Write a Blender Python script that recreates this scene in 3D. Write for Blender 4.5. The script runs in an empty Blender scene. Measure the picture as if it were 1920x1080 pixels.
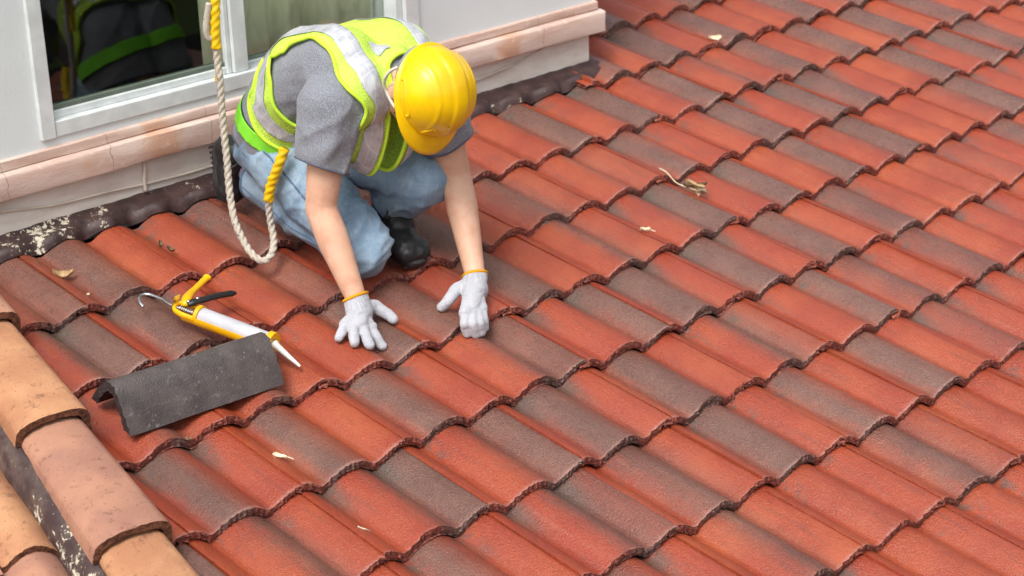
import bpy, bmesh, math, random
import numpy as np
from mathutils import Vector, Matrix, noise

# ------------------------------------------------------------------ scene, camera, light
scn = bpy.context.scene
COL = scn.collection
PITCH = math.radians(10.6246)          # slope of the red roof
ROOF = Matrix.Rotation(PITCH, 4, 'X')  # roof frame: x along the courses, y up the slope, z off the roof
ROOF3 = np.array(ROOF.to_3x3())

cam_data = bpy.data.cameras.new("camera")
cam = bpy.data.objects.new("camera", cam_data)
COL.objects.link(cam)
Rw = np.array([[0.73350, -0.67927, -0.02469], [-0.28265, -0.27183, -0.91990], [0.61815, 0.68172, -0.39138]])
u_, v_, w_ = np.linalg.svd(Rw)
Rw = u_ @ w_
cm = Matrix([list(Rw[0]), list(-Rw[1]), list(-Rw[2])]).transposed().to_4x4()
cm.translation = Vector((-2.4872, -3.4225, 2.0142))
cam.matrix_world = cm
cam_data.sensor_width = 36.0
cam_data.lens = 67.822
cam_data.clip_start = 0.05
cam_data.clip_end = 4000
cam_data.dof.use_dof = True
cam_data.dof.focus_distance = 4.55
cam_data.dof.aperture_fstop = 5.0
scn.camera = cam

SUN_EL, SUN_AZ = math.radians(58), math.radians(246)   # azimuth clockwise from +y: light comes from the left of the picture
world = bpy.data.worlds.new("World")
scn.world = world
world.use_nodes = True
wn = world.node_tree
wn.nodes.clear()
sky = wn.nodes.new('ShaderNodeTexSky')
sky.sky_type = 'NISHITA'
sky.sun_disc = False
sky.sun_elevation = SUN_EL
sky.sun_rotation = SUN_AZ
sky.air_density = 1.0
sky.dust_density = 5.0
sky.ozone_density = 1.0
bgn = wn.nodes.new('ShaderNodeBackground')
bgn.inputs['Strength'].default_value = 0.135
won = wn.nodes.new('ShaderNodeOutputWorld')
hsv = wn.nodes.new('ShaderNodeHueSaturation')      # thin high cloud: a paler, greyer sky
hsv.inputs['Saturation'].default_value = 0.30
wn.links.new(sky.outputs['Color'], hsv.inputs['Color'])
wn.links.new(hsv.outputs['Color'], bgn.inputs['Color'])
wn.links.new(bgn.outputs['Background'], won.inputs['Surface'])

sun_data = bpy.data.lights.new("sun", 'SUN')
sun_data.energy = 1.5
sun_data.angle = math.radians(24)
sun_data.color = (1.0, 0.97, 0.93)
sun = bpy.data.objects.new("sun", sun_data)
COL.objects.link(sun)
sd = Vector((math.sin(SUN_AZ) * math.cos(SUN_EL), math.cos(SUN_AZ) * math.cos(SUN_EL), math.sin(SUN_EL)))
sun.rotation_euler = sd.to_track_quat('Z', 'Y').to_euler()

scn.view_settings.view_transform = 'Standard'
scn.view_settings.look = 'None'
scn.view_settings.exposure = 0.48
scn.view_settings.gamma = 1.0
scn.view_settings.use_curve_mapping = False
scn.render.engine = 'CYCLES'

rng = random.Random(7)
nrng = np.random.RandomState(11)

# ------------------------------------------------------------------ node helpers
def srgb(r, g, b):
    f = lambda c: ((c / 255 + 0.055) / 1.055) ** 2.4 if c > 10 else c / 255 / 12.92
    return (f(r), f(g), f(b), 1.0)

class MatB:
    """small wrapper to write node materials briefly"""
    def __init__(self, name):
        self.m = bpy.data.materials.new(name)
        self.m.use_nodes = True
        self.t = self.m.node_tree
        self.t.nodes.clear()
        self.out = self.t.nodes.new('ShaderNodeOutputMaterial')
    def n(self, typ, **kw):
        nd = self.t.nodes.new(typ)
        for k, v in kw.items():
            setattr(nd, k, v)
        return nd
    def set(self, sock, v):
        if hasattr(v, 'is_output') or isinstance(v, bpy.types.NodeSocket):
            self.t.links.new(v, sock)
        else:
            sock.default_value = v
    def math(self, op, a, b=None, c=None, clamp=False):
        nd = self.n('ShaderNodeMath', operation=op, use_clamp=clamp)
        self.set(nd.inputs[0], a)
        if b is not None: self.set(nd.inputs[1], b)
        if c is not None: self.set(nd.inputs[2], c)
        return nd.outputs[0]
    def coord(self, which='Object'):
        return self.n('ShaderNodeTexCoord').outputs[which]
    def mapping(self, vec, scale=(1, 1, 1), loc=(0, 0, 0), rot=(0, 0, 0)):
        nd = self.n('ShaderNodeMapping')
        self.set(nd.inputs['Vector'], vec)
        nd.inputs['Scale'].default_value = scale
        nd.inputs['Rotation'].default_value = rot
        self.set(nd.inputs['Location'], loc)
        return nd.outputs[0]
    def noise(self, vec, scale, detail=4, rough=0.55, dist=0.0):
        nd = self.n('ShaderNodeTexNoise')
        self.set(nd.inputs['Vector'], vec)
        nd.inputs['Scale'].default_value = scale
        nd.inputs['Detail'].default_value = detail
        nd.inputs['Roughness'].default_value = rough
        nd.inputs['Distortion'].default_value = dist
        return nd.outputs['Fac']
    def voro(self, vec, scale, feature='F1'):
        nd = self.n('ShaderNodeTexVoronoi', feature=feature)
        self.set(nd.inputs['Vector'], vec)
        nd.inputs['Scale'].default_value = scale
        return nd.outputs['Distance']
    def ramp(self, fac, lo, hi, a=0.0, b=1.0):
        nd = self.n('ShaderNodeMapRange', interpolation_type='SMOOTHSTEP')
        self.set(nd.inputs[0], fac)
        nd.inputs[1].default_value = lo
        nd.inputs[2].default_value = hi
        nd.inputs[3].default_value = a
        nd.inputs[4].default_value = b
        return nd.outputs[0]
    def mix(self, fac, a, b, mode='MIX'):
        nd = self.n('ShaderNodeMix', data_type='RGBA', blend_type=mode)
        self.set(nd.inputs[0], fac)
        self.set(nd.inputs[6], a)
        self.set(nd.inputs[7], b)
        return nd.outputs[2]
    def bump(self, h, strength=0.3, dist=0.002, normal=None):
        nd = self.n('ShaderNodeBump')
        nd.inputs['Strength'].default_value = strength
        nd.inputs['Distance'].default_value = dist
        self.set(nd.inputs['Height'], h)
        if normal is not None: self.set(nd.inputs['Normal'], normal)
        return nd.outputs[0]
    def bsdf(self, color, rough=0.6, normal=None, spec=0.5, metal=0.0, **kw):
        nd = self.n('ShaderNodeBsdfPrincipled')
        self.set(nd.inputs['Base Color'], color)
        self.set(nd.inputs['Roughness'], rough)
        self.set(nd.inputs['Specular IOR Level'], spec)
        self.set(nd.inputs['Metallic'], metal)
        for k, v in kw.items():
            self.set(nd.inputs[k], v)
        if normal is not None: self.set(nd.inputs['Normal'], normal)
        self.t.links.new(nd.outputs[0], self.out.inputs['Surface'])
        return nd
    def sep(self, vec):
        nd = self.n('ShaderNodeSeparateXYZ')
        self.set(nd.inputs[0], vec)
        return nd.outputs

def simple(name, col, rough=0.5, spec=0.5, metal=0.0, bump=None, **kw):
    b = MatB(name)
    nrm = None
    c = b.coord()
    v = b.noise(c, 14, 5)
    colr = b.mix(b.ramp(v, 0.3, 0.75), tuple(x * 0.86 for x in col[:3]) + (1,), tuple(min(1, x * 1.08) for x in col[:3]) + (1,))
    if bump:
        nrm = b.bump(b.noise(c, bump[0], 3), bump[1], bump[2])
    b.bsdf(colr, rough, nrm, spec, metal, **kw)
    return b.m

# ------------------------------------------------------------------ mesh helpers
def mk_mesh(name, V, F, smooth=True, mats=(), fmat=None):
    me = bpy.data.meshes.new(name)
    me.from_pydata([tuple(map(float, p)) for p in V], [], [tuple(int(i) for i in f) for f in F])
    me.validate()
    me.update()
    if smooth:
        me.polygons.foreach_set('use_smooth', [True] * len(me.polygons))
    for m in mats:
        me.materials.append(m)
    if fmat is not None and len(fmat) == len(me.polygons):
        me.polygons.foreach_set('material_index', [int(x) for x in fmat])
    return me

class Thing:
    """an Empty at the base of a thing; parts are given in the thing's frame (roof frame or world) in absolute numbers"""
    def __init__(self, name, label, cat, base, roof=True, group=None, kind=None):
        e = bpy.data.objects.new(name, None)
        COL.objects.link(e)
        self.base = np.array(base, float)
        if roof:
            e.location = ROOF @ Vector(base)
            e.rotation_euler = (PITCH, 0, 0)
        else:
            e.location = Vector(base)
        e.empty_display_size = 0.05
        if label: e['label'] = label
        if cat: e['category'] = cat
        if group: e['group'] = group
        if kind: e['kind'] = kind
        self.e = e
    def part(self, name, V, F, mat, smooth=True, parent=None, sharp=None, fmat=None):
        V = np.asarray(V, float) - self.base
        mats = mat if isinstance(mat, (list, tuple)) else [mat]
        me = mk_mesh(name, V, F, smooth, mats, fmat)
        o = bpy.data.objects.new(name, me)
        COL.objects.link(o)
        o.parent = parent or self.e
        if sharp:
            me.set_sharp_from_angle(angle=math.radians(sharp))
        return o

def single(name, V, F, mat, label, cat, base, roof=True, group=None, kind=None, smooth=True, sharp=None):
    """a thing that is one mesh"""
    base = np.array(base, float)
    me = mk_mesh(name, np.asarray(V, float) - base, F, smooth, mat if isinstance(mat, (list, tuple)) else [mat])
    if sharp: me.set_sharp_from_angle(angle=math.radians(sharp))
    o = bpy.data.objects.new(name, me)
    COL.objects.link(o)
    if roof:
        o.location = ROOF @ Vector(base)
        o.rotation_euler = (PITCH, 0, 0)
    else:
        o.location = Vector(base)
    if label: o['label'] = label
    if cat: o['category'] = cat
    if group: o['group'] = group
    if kind: o['kind'] = kind
    return o

def join(*geoms):
    V, F, n = [], [], 0
    for v, f in geoms:
        V.append(np.asarray(v, float))
        F += [tuple(i + n for i in ff) for ff in f]
        n += len(v)
    return np.concatenate(V), F

def box(x0, x1, y0, y1, z0, z1, bev=0.0):
    if bev <= 0:
        V = np.array([(x, y, z) for z in (z0, z1) for y in (y0, y1) for x in (x0, x1)])
        F = [(0, 2, 3, 1), (4, 5, 7, 6), (0, 1, 5, 4), (2, 6, 7, 3), (0, 4, 6, 2), (1, 3, 7, 5)]
        return V, F
    b = min(bev, (x1 - x0) / 2.01, (y1 - y0) / 2.01, (z1 - z0) / 2.01)
    ring = []
    V, F = [], []
    def lay(z, i):
        return [(x0 + b + i, y0 + i, z), (x1 - b - i, y0 + i, z), (x1 - i, y0 + b + i, z), (x1 - i, y1 - b - i, z),
                (x1 - b - i, y1 - i, z), (x0 + b + i, y1 - i, z), (x0 + i, y1 - b - i, z), (x0 + i, y0 + b + i, z)]
    for z, i in ((z0, b * .9), (z0 + b, 0), (z1 - b, 0), (z1, b * .9)):
        V += lay(z, i)
    for k in range(3):
        for q in range(8):
            F.append((k * 8 + q, k * 8 + (q + 1) % 8, k * 8 + 8 + (q + 1) % 8, k * 8 + 8 + q))
    F.append(tuple(range(7, -1, -1)))
    F.append(tuple(range(24, 32)))
    return np.array(V), F

def frame_of(d):
    d = d / (np.linalg.norm(d) + 1e-12)
    a = np.array([0, 0, 1.0]) if abs(d[2]) < .9 else np.array([1.0, 0, 0])
    x = np.cross(a, d); x /= np.linalg.norm(x)
    return x, np.cross(d, x), d

def capsule(p0, r0, p1, r1, seg=18, cap=5):
    p0 = np.array(p0, float); p1 = np.array(p1, float)
    x, y, d = frame_of(p1 - p0)
    rings = []
    for k in range(cap + 1):
        a = -math.pi / 2 + math.pi / 2 * k / cap
        rings.append((p0 + d * r0 * math.sin(a), r0 * math.cos(a)))
    for k in range(1, 4):
        t = k / 4
        rings.append((p0 * (1 - t) + p1 * t, r0 * (1 - t) + r1 * t))
    for k in range(cap + 1):
        a = math.pi / 2 * k / cap
        rings.append((p1 + d * r1 * math.sin(a), r1 * math.cos(a)))
    V, F = [], []
    for c, r in rings:
        r = max(r, 1e-4)
        for s in range(seg):
            t = 2 * math.pi * s / seg
            V.append(c + x * r * math.cos(t) + y * r * math.sin(t))
    n = len(rings)
    for k in range(n - 1):
        for s in range(seg):
            F.append((k * seg + s, k * seg + (s + 1) % seg, k * seg + seg + (s + 1) % seg, k * seg + seg + s))
    F.append(tuple(range(seg - 1, -1, -1)))
    F.append(tuple((n - 1) * seg + s for s in range(seg)))
    return np.array(V), F

def ellipsoid(c, r, axes=None, seg=24, rings=14):
    axes = np.eye(3) if axes is None else np.array(axes, float)
    V, F = [], []
    for k in range(rings + 1):
        a = -math.pi / 2 + math.pi * k / rings
        ca = max(math.cos(a), 1e-3)
        for s in range(seg):
            t = 2 * math.pi * s / seg
            l = np.array([r[0] * ca * math.cos(t), r[1] * ca * math.sin(t), r[2] * math.sin(a)])
            V.append(np.array(c) + l @ axes)
    for k in range(rings):
        for s in range(seg):
            F.append((k * seg + s, k * seg + (s + 1) % seg, k * seg + seg + (s + 1) % seg, k * seg + seg + s))
    F.append(tuple(range(seg - 1, -1, -1)))
    F.append(tuple(rings * seg + s for s in range(seg)))
    return np.array(V), F

def blob(geoms, voxel, smooth=6, fac=0.5):
    """one continuous surface grown from overlapping tapered volumes"""
    V, F = join(*geoms)
    me = mk_mesh('grow', V, F)
    o = bpy.data.objects.new('grow', me)
    COL.objects.link(o)
    m = o.modifiers.new('r', 'REMESH')
    m.mode = 'VOXEL'
    m.voxel_size = voxel
    s = o.modifiers.new('s', 'SMOOTH')
    s.factor = fac
    s.iterations = smooth
    dg = bpy.context.evaluated_depsgraph_get()
    ev = o.evaluated_get(dg)
    m2 = bpy.data.meshes.new_from_object(ev)
    n = len(m2.vertices)
    co = np.empty(n * 3)
    m2.vertices.foreach_get('co', co)
    fs = [tuple(p.vertices) for p in m2.polygons]
    bpy.data.objects.remove(o)
    bpy.data.meshes.remove(me)
    bpy.data.meshes.remove(m2)
    return co.reshape(-1, 3), fs

def normals(V, F):
    N = np.zeros_like(V)
    Q = np.array([f[:3] for f in F])
    n = np.cross(V[Q[:, 1]] - V[Q[:, 0]], V[Q[:, 2]] - V[Q[:, 0]])
    for k in range(3):
        np.add.at(N, Q[:, k], n)
    Q4 = np.array([f[3] if len(f) > 3 else f[0] for f in F])
    np.add.at(N, Q4, n)
    return N / (np.linalg.norm(N, axis=1, keepdims=True) + 1e-12)

def wrinkle(V, F, fields):
    """push a cloth surface along its normals: fields = [(scale vector, amplitude, offset, ridged)]"""
    N = normals(V, F)
    D = np.zeros(len(V))
    for sc, amp, off, ridged in fields:
        sc = np.array(sc)
        for i, p in enumerate(V):
            q = p * sc + off
            x = noise.noise(Vector(q))
            D[i] += amp * ((1 - abs(x) * 2.2) if ridged else x)
    return V + N * D[:, None]

def clip(V, F, f):
    """keep the part of a surface where f > 0, cutting faces along f = 0; returns verts, tris, edge chains of the cut"""
    T = []
    for q in F:
        for k in range(1, len(q) - 1):
            T.append((q[0], q[k], q[k + 1]))
    V = [np.array(p) for p in V]
    f = list(f)
    cache, out, cut = {}, [], []
    def mid(a, b):
        k = (a, b) if a < b else (b, a)
        if k not in cache:
            t = f[a] / (f[a] - f[b])
            cache[k] = len(V)
            V.append(V[a] * (1 - t) + V[b] * t)
            f.append(0.0)
        return cache[k]
    for t in T:
        ins = [f[i] > 0 for i in t]
        c = sum(ins)
        if c == 3: out.append(t)
        elif c == 1:
            k = ins.index(True); a, b, d = t[k], t[(k + 1) % 3], t[(k + 2) % 3]
            m, n = mid(a, b), mid(a, d)
            out.append((a, m, n)); cut.append((m, n))
        elif c == 2:
            k = ins.index(False); a, b, d = t[k], t[(k + 1) % 3], t[(k + 2) % 3]
            m, n = mid(a, b), mid(a, d)
            out.append((m, b, d)); out.append((m, d, n)); cut.append((n, m))
    used = sorted({i for t in out for i in t})
    re = {o: n for n, o in enumerate(used)}
    W = np.array([V[i] for i in used]) if used else np.zeros((0, 3))
    out = [tuple(re[i] for i in t) for t in out]
    nb = {}
    for a, b in cut:
        if a in re and b in re:
            nb.setdefault(re[a], set()).add(re[b]); nb.setdefault(re[b], set()).add(re[a])
    chains, seen = [], set()
    for s in sorted(nb, key=lambda k: len(nb[k])):
        if s in seen: continue
        ch = [s]; seen.add(s)
        while True:
            nx = [x for x in nb[ch[-1]] if x not in seen]
            if not nx: break
            ch.append(nx[0]); seen.add(nx[0])
        closed = len(ch) > 2 and ch[0] in nb[ch[-1]]
        if len(ch) > 5: chains.append((W[ch], closed))
    return W, out, chains

def resample(P, step, closed=False, smooth=2):
    P = np.array(P, float)
    if closed: P = np.vstack([P, P[:1]])
    d = np.r_[0, np.cumsum(np.linalg.norm(np.diff(P, axis=0), axis=1))]
    n = max(4, int(d[-1] / step))
    s = np.linspace(0, d[-1], n + 1)
    Q = np.c_[[np.interp(s, d, P[:, k]) for k in range(3)]].T
    if closed: Q = Q[:-1]
    for _ in range(smooth):
        if closed:
            Q = (np.roll(Q, 1, 0) + 2 * Q + np.roll(Q, -1, 0)) / 4
        else:
            Q[1:-1] = (Q[:-2] + 2 * Q[1:-1] + Q[2:]) / 4
    return Q

def catmull(P, n=10):
    P = np.array(P, float)
    P = np.vstack([2 * P[0] - P[1], P, 2 * P[-1] - P[-2]])
    out = []
    for k in range(1, len(P) - 2):
        p0, p1, p2, p3 = P[k - 1:k + 3]
        for i in range(n):
            t = i / n
            out.append(.5 * ((2 * p1) + (-p0 + p2) * t + (2 * p0 - 5 * p1 + 4 * p2 - p3) * t * t + (-p0 + 3 * p1 - 3 * p2 + p3) * t ** 3))
    out.append(P[-2])
    return np.array(out)

def tube(P, r, seg=10, closed=False, rfun=None, flat=None):
    """a tube along a polyline; r a number or a list; rfun(theta, s) multiplies the radius (twisted strands)"""
    P = np.array(P, float)
    n = len(P)
    if closed: T = np.roll(P, -1, 0) - np.roll(P, 1, 0)
    else: T = np.gradient(P, axis=0)
    T /= np.linalg.norm(T, axis=1, keepdims=True) + 1e-12
    x, y, _ = frame_of(T[0])
    V = []
    s = 0
    for k in range(n):
        if k:
            s += np.linalg.norm(P[k] - P[k - 1])
            x = x - T[k] * (x @ T[k]); x /= np.linalg.norm(x); y = np.cross(T[k], x)
        rr = r[k] if hasattr(r, '__len__') else r
        for q in range(seg):
            t = 2 * math.pi * q / seg
            m = rfun(t, s) if rfun else 1
            V.append(P[k] + (x * math.cos(t) + y * math.sin(t) * (flat or 1)) * rr * m)
    F = []
    for k in range(n if closed else n - 1):
        k2 = (k + 1) % n
        for q in range(seg):
            F.append((k * seg + q, k * seg + (q + 1) % seg, k2 * seg + (q + 1) % seg, k2 * seg + q))
    if not closed:
        F.append(tuple(range(seg - 1, -1, -1)))
        F.append(tuple((n - 1) * seg + q for q in range(seg)))
    return np.array(V), F

def prism(poly, z0, z1):
    """a flat outline (x, y) extruded from z0 to z1"""
    n = len(poly)
    V = [(x, y, z0) for x, y in poly] + [(x, y, z1) for x, y in poly]
    F = [tuple(range(n - 1, -1, -1)), tuple(range(n, 2 * n))]
    F += [(k, (k + 1) % n, n + (k + 1) % n, n + k) for k in range(n)]
    return np.array(V), F

def solidify(o, t, offset=-1):
    m = o.modifiers.new('thickness', 'SOLIDIFY')
    m.thickness = t
    m.offset = offset
    return o

# ------------------------------------------------------------------ materials
TW, TL, TT = 0.30, 0.2993, 0.0230    # tile cover width, exposed length, thickness

def tile_materials():
    out = []
    for riser in (False, True):
        b = MatB('tile_broken_edge' if riser else 'tile_glazed')
        co = b.coord()
        info = b.n('ShaderNodeObjectInfo')
        rnd = info.outputs['Random']
        sx = b.sep(co)
        off = b.n('ShaderNodeCombineXYZ')
        b.set(off.inputs[0], b.math('MULTIPLY', rnd, 37.0)); b.set(off.inputs[1], b.math('MULTIPLY', rnd, 91.0)); b.set(off.inputs[2], b.math('MULTIPLY', rnd, 17.0))
        vadd = b.n('ShaderNodeVectorMath', operation='ADD')
        b.set(vadd.inputs[0], co); b.set(vadd.inputs[1], off.outputs[0])
        vec = vadd.outputs[0]
        # flashed colour: four grey amounts across the tile, softened and ragged
        wob = b.math('SUBTRACT', b.noise(b.mapping(vec, (10, 1.6, 10)), 1.0, 4), 0.5)
        wob2 = b.math('SUBTRACT', b.noise(b.mapping(vec, (52, 17, 52)), 1.0, 5, 0.68), 0.5)
        u = b.math('ADD', b.math('DIVIDE', sx[0], TW), b.math('ADD', b.math('MULTIPLY', wob, 0.16), b.math('MULTIPLY', wob2, 0.10)))
        u = b.math('MINIMUM', b.math('MAXIMUM', u, 0.10), 0.85)
        csep = b.n('ShaderNodeSeparateColor'); b.set(csep.inputs[0], info.outputs['Color'])
        vals = [csep.outputs[0], csep.outputs[1], csep.outputs[2], info.outputs['Alpha']]
        g = None
        for val, uk in zip(vals, (0.10, 0.35, 0.60, 0.85)):
            wgt = b.math('MAXIMUM', b.math('SUBTRACT', 1.0, b.math('DIVIDE', b.math('ABSOLUTE', b.math('SUBTRACT', u, uk)), 0.25)), 0.0)
            term = b.math('MULTIPLY', wgt, val)
            g = term if g is None else b.math('ADD', g, term)
        gg = b.math('ADD', g, b.math('MULTIPLY', wob2, 0.42))
        gg = b.ramp(gg, 0.05, 0.95)
        hue = b.noise(vec, 6, 3)
        red = b.mix(b.ramp(hue, 0.3, 0.7), srgb(152, 58, 31), srgb(170, 78, 41))
        red = b.mix(b.math('MULTIPLY', rnd, 0.55), red, srgb(150, 54, 36))
        grey = b.mix(b.ramp(hue, 0.3, 0.75), srgb(94, 71, 63), srgb(114, 86, 76))
        colr = b.mix(b.math('MULTIPLY', gg, 0.90), red, grey)
        # sand grain in the coating
        grain = b.noise(vec, 290, 2, 0.75)
        mott = b.noise(vec, 70, 5, 0.7)
        colr = b.mix(b.ramp(mott, 0.42, 0.8, 0.0, 0.16), colr, srgb(160, 98, 74))
        colr = b.mix(b.ramp(mott, 0.52, 0.18, 0.0, 0.30), colr, srgb(104, 48, 38))
        colr = b.mix(b.ramp(grain, 0.62, 0.80, 0.0, 0.30), colr, srgb(190, 130, 106))
        if riser:
            rough_n = b.noise(b.mapping(vec, (130, 130, 330)), 1.0, 5, 0.7)
            dark = b.mix(b.ramp(gg, 0.25, 0.8), srgb(176, 96, 80), srgb(136, 112, 104))
            dark = b.mix(b.ramp(rough_n, 0.40, 0.62), srgb(96, 62, 56), dark)
            dark = b.mix(b.ramp(rough_n, 0.58, 0.74, 0, .7), dark, srgb(176, 120, 104))
            colr = dark
            nrm = b.bump(rough_n, 0.8, 0.004)
            b.bsdf(colr, 0.72, nrm, 0.3)
        else:
            # worn pale lip near the front edge, grime that gathers high in the pans
            lipn = b.math('ADD', sx[1], b.math('MULTIPLY', wob2, 0.016))
            colr = b.mix(b.ramp(lipn, 0.010, -0.002, 0, .42), colr, srgb(182, 140, 128))
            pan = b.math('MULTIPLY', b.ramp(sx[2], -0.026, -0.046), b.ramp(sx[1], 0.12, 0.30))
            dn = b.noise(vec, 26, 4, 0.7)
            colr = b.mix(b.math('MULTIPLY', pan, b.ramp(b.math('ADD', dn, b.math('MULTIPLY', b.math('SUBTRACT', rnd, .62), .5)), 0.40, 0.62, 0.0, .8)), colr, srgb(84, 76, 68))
            streak = b.noise(b.mapping(vec, (46, 4, 46)), 1.0, 5, .6)
            colr = b.mix(b.ramp(streak, 0.46, 0.28, 0, .34), colr, srgb(96, 58, 50))
            colr = b.mix(b.ramp(streak, 0.56, 0.78, 0, .22), colr, srgb(176, 116, 92))
            spk = b.voro(vec, 46)
            colr = b.mix(b.ramp(spk, 0.045, 0.02, 0, .7), colr, srgb(222, 196, 182))
            bl = b.noise(vec, 175, 3, 0.62)
            h = b.math('ADD', b.math('MULTIPLY', bl, 0.8), b.math('MULTIPLY', grain, 0.75))
            nrm = b.bump(h, 0.8, 0.0042)
            rg = b.math('ADD', b.ramp(mott, 0.3, 0.7, 0.29, 0.42), b.math('MULTIPLY', gg, -0.06))
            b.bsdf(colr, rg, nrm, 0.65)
        out.append(b.m)
    return out
M_TILE, M_RISER = tile_materials()

def clay_mat(name, c1, c2, edge=False):
    b = MatB(name)
    co = b.coord()
    info = b.n('ShaderNodeObjectInfo')
    off = b.n('ShaderNodeCombineXYZ')
    for k, s in enumerate((13.0, 29.0, 7.0)): b.set(off.inputs[k], b.math('MULTIPLY', info.outputs['Random'], s))
    va = b.n('ShaderNodeVectorMath', operation='ADD'); b.set(va.inputs[0], co); b.set(va.inputs[1], off.outputs[0])
    v = va.outputs[0]
    n1 = b.noise(v, 7, 4)
    colr = b.mix(b.ramp(n1, 0.35, 0.65), c1, c2)
    colr = b.mix(b.ramp(b.noise(v, 60, 5, .7), 0.45, 0.75, 0, .35), colr, srgb(170, 120, 90))
    colr = b.mix(b.ramp(b.noise(v, 34, 5, .75), 0.54, 0.70, 0, .6), colr, srgb(96, 66, 54))
    sp = b.voro(v, 62)
    colr = b.mix(b.ramp(sp, 0.13, 0.06, 0, .8), colr, srgb(84, 56, 46))
    if edge:
        colr = b.mix(b.ramp(b.noise(v, 90, 5, .7), .35, .6), srgb(66, 44, 36), srgb(122, 80, 60))
    nrm = b.bump(b.noise(v, 200, 4, .65), 0.7, 0.003)
    b.bsdf(colr, 0.78, nrm, 0.25)
    return b.m
M_CLAY = clay_mat('clay_peach', srgb(176, 124, 92), srgb(196, 146, 108))
M_CLAYPINK = clay_mat('clay_pink', srgb(160, 116, 100), srgb(182, 134, 110))
M_CLAYDARK = clay_mat('clay_weathered', srgb(126, 92, 76), srgb(164, 116, 84))
M_CLAYEDGE = clay_mat('clay_broken_edge', srgb(90, 60, 48), srgb(120, 80, 60), True)

def flash_mat(name, th, dark1, dark2):
    b = MatB(name)
    co = b.coord()
    n1 = b.noise(co, 16, 6, .62)
    n2 = b.noise(co, 70, 5, .7)
    colr = b.mix(b.ramp(n1, .35, .7), dark1, dark2)
    area = b.math('ADD', b.noise(co, 2.4, 2), b.ramp(b.sep(co)[0], -.85, -.40, .06, -.06))
    fl = b.math('ADD', b.math('MULTIPLY', n1, .50), b.math('ADD', b.math('MULTIPLY', n2, .42), b.math('MULTIPLY', area, .42)))
    colr = b.mix(b.ramp(fl, th, th + .02), colr, b.mix(b.ramp(n2, .3, .7), srgb(150, 138, 120), srgb(214, 206, 186)))
    colr = b.mix(b.ramp(b.voro(co, 55), .10, .05, 0, .7), colr, srgb(178, 168, 156))
    h = b.math('SUBTRACT', b.math('MULTIPLY', n2, .5), b.math('MULTIPLY', b.ramp(fl, th, th + .02), .5))
    b.bsdf(colr, 0.5, b.bump(h, .8, .004), .45)
    return b.m
M_FLASH = flash_mat('plum_flashing_paint', .765, srgb(52, 36, 35), srgb(78, 57, 54))
M_MORTAR = flash_mat('plum_mortar', .70, srgb(62, 46, 46), srgb(104, 88, 80))

def wall_mat():
    b = MatB('white_stucco')
    co = b.coord()
    n = b.noise(co, 130, 4, .6)
    n2 = b.noise(co, 3, 4)
    colr = b.mix(b.ramp(n2, .3, .7), (.69, .74, .745, 1), (.75, .80, .805, 1))
    b.bsdf(colr, .8, b.bump(n, .35, .0025), .25)
    return b.m
M_WALL = wall_mat()

def plinth_mat():
    b = MatB('stained_white_plaster')
    co = b.coord()
    n2 = b.noise(b.mapping(co, (3, 3, 12)), 1.6, 5, .65)
    colr = b.mix(b.ramp(n2, .35, .7), srgb(226, 220, 212), srgb(204, 194, 184))
    colr = b.mix(b.ramp(b.noise(co, 22, 5, .7), .62, .78, 0, .6), colr, srgb(170, 154, 142))
    b.bsdf(colr, .8, b.bump(b.noise(co, 90, 4), .35, .003), .2)
    return b.m
M_PLINTH = plinth_mat()

def trim_mat():
    b = MatB('pink_plaster_trim')
    co = b.coord()
    st = b.noise(b.mapping(co, (2.2, 8, 14)), 1.0, 5, .65)
    big = b.noise(co, 4.5, 3)
    colr = b.mix(b.ramp(st, .36, .66), srgb(222, 202, 190), srgb(198, 166, 152))
    colr = b.mix(b.ramp(big, .55, .72, 0, .7), colr, srgb(202, 150, 116))
    colr = b.mix(b.ramp(b.noise(co, 38, 5, .7), .56, .74, 0, .6), colr, srgb(234, 216, 204))
    colr = b.mix(b.ramp(b.voro(co, 30), .05, .02, 0, .7), colr, srgb(120, 88, 76))
    # a few hairline cracks
    sx = b.sep(co)
    wob = b.math('MULTIPLY', b.math('SUBTRACT', b.noise(co, 26, 4), .5), .030)
    for x0 in (-1.07, -.755, -.43, .28, .86):
        dd = b.math('ABSOLUTE', b.math('ADD', b.math('SUBTRACT', sx[0], x0), wob))
        colr = b.mix(b.ramp(dd, .0017, .0006, 0, .6), colr, srgb(120, 84, 70))
    b.bsdf(colr, .75, b.bump(b.noise(b.mapping(co, (1, 1, 1.6)), 110, 6, .7), .6, .003), .25)
    return b.m
M_TRIM = trim_mat()
M_FRAME = simple('white_window_frame', (.70, .74, .735, 1), .38, .5, bump=(60, .08, .001))
M_SEAL = simple('grey_green_glazing_seal', srgb(104, 116, 104), .6)
M_DARKIN = simple('dark_room_lining', (.012, .012, .013, 1), .9, .1)
M_CABLE = simple('beige_cable_sheath', srgb(208, 196, 180), .5)
M_DIRT = simple('dark_dirt', srgb(70, 58, 50), .9, .1, bump=(200, .5, .003))

def curtain_mat():
    b = MatB('olive_curtain_cloth')
    co = b.coord()
    n = b.noise(b.mapping(co, (8, 8, 2.2)), 1.5, 5, .6, 1.2)
    colr = b.mix(b.ramp(n, .42, .62), srgb(226, 224, 196), srgb(200, 198, 170))
    b.bsdf(colr, .9, None, .1)
    return b.m
M_CURT = curtain_mat()

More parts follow.
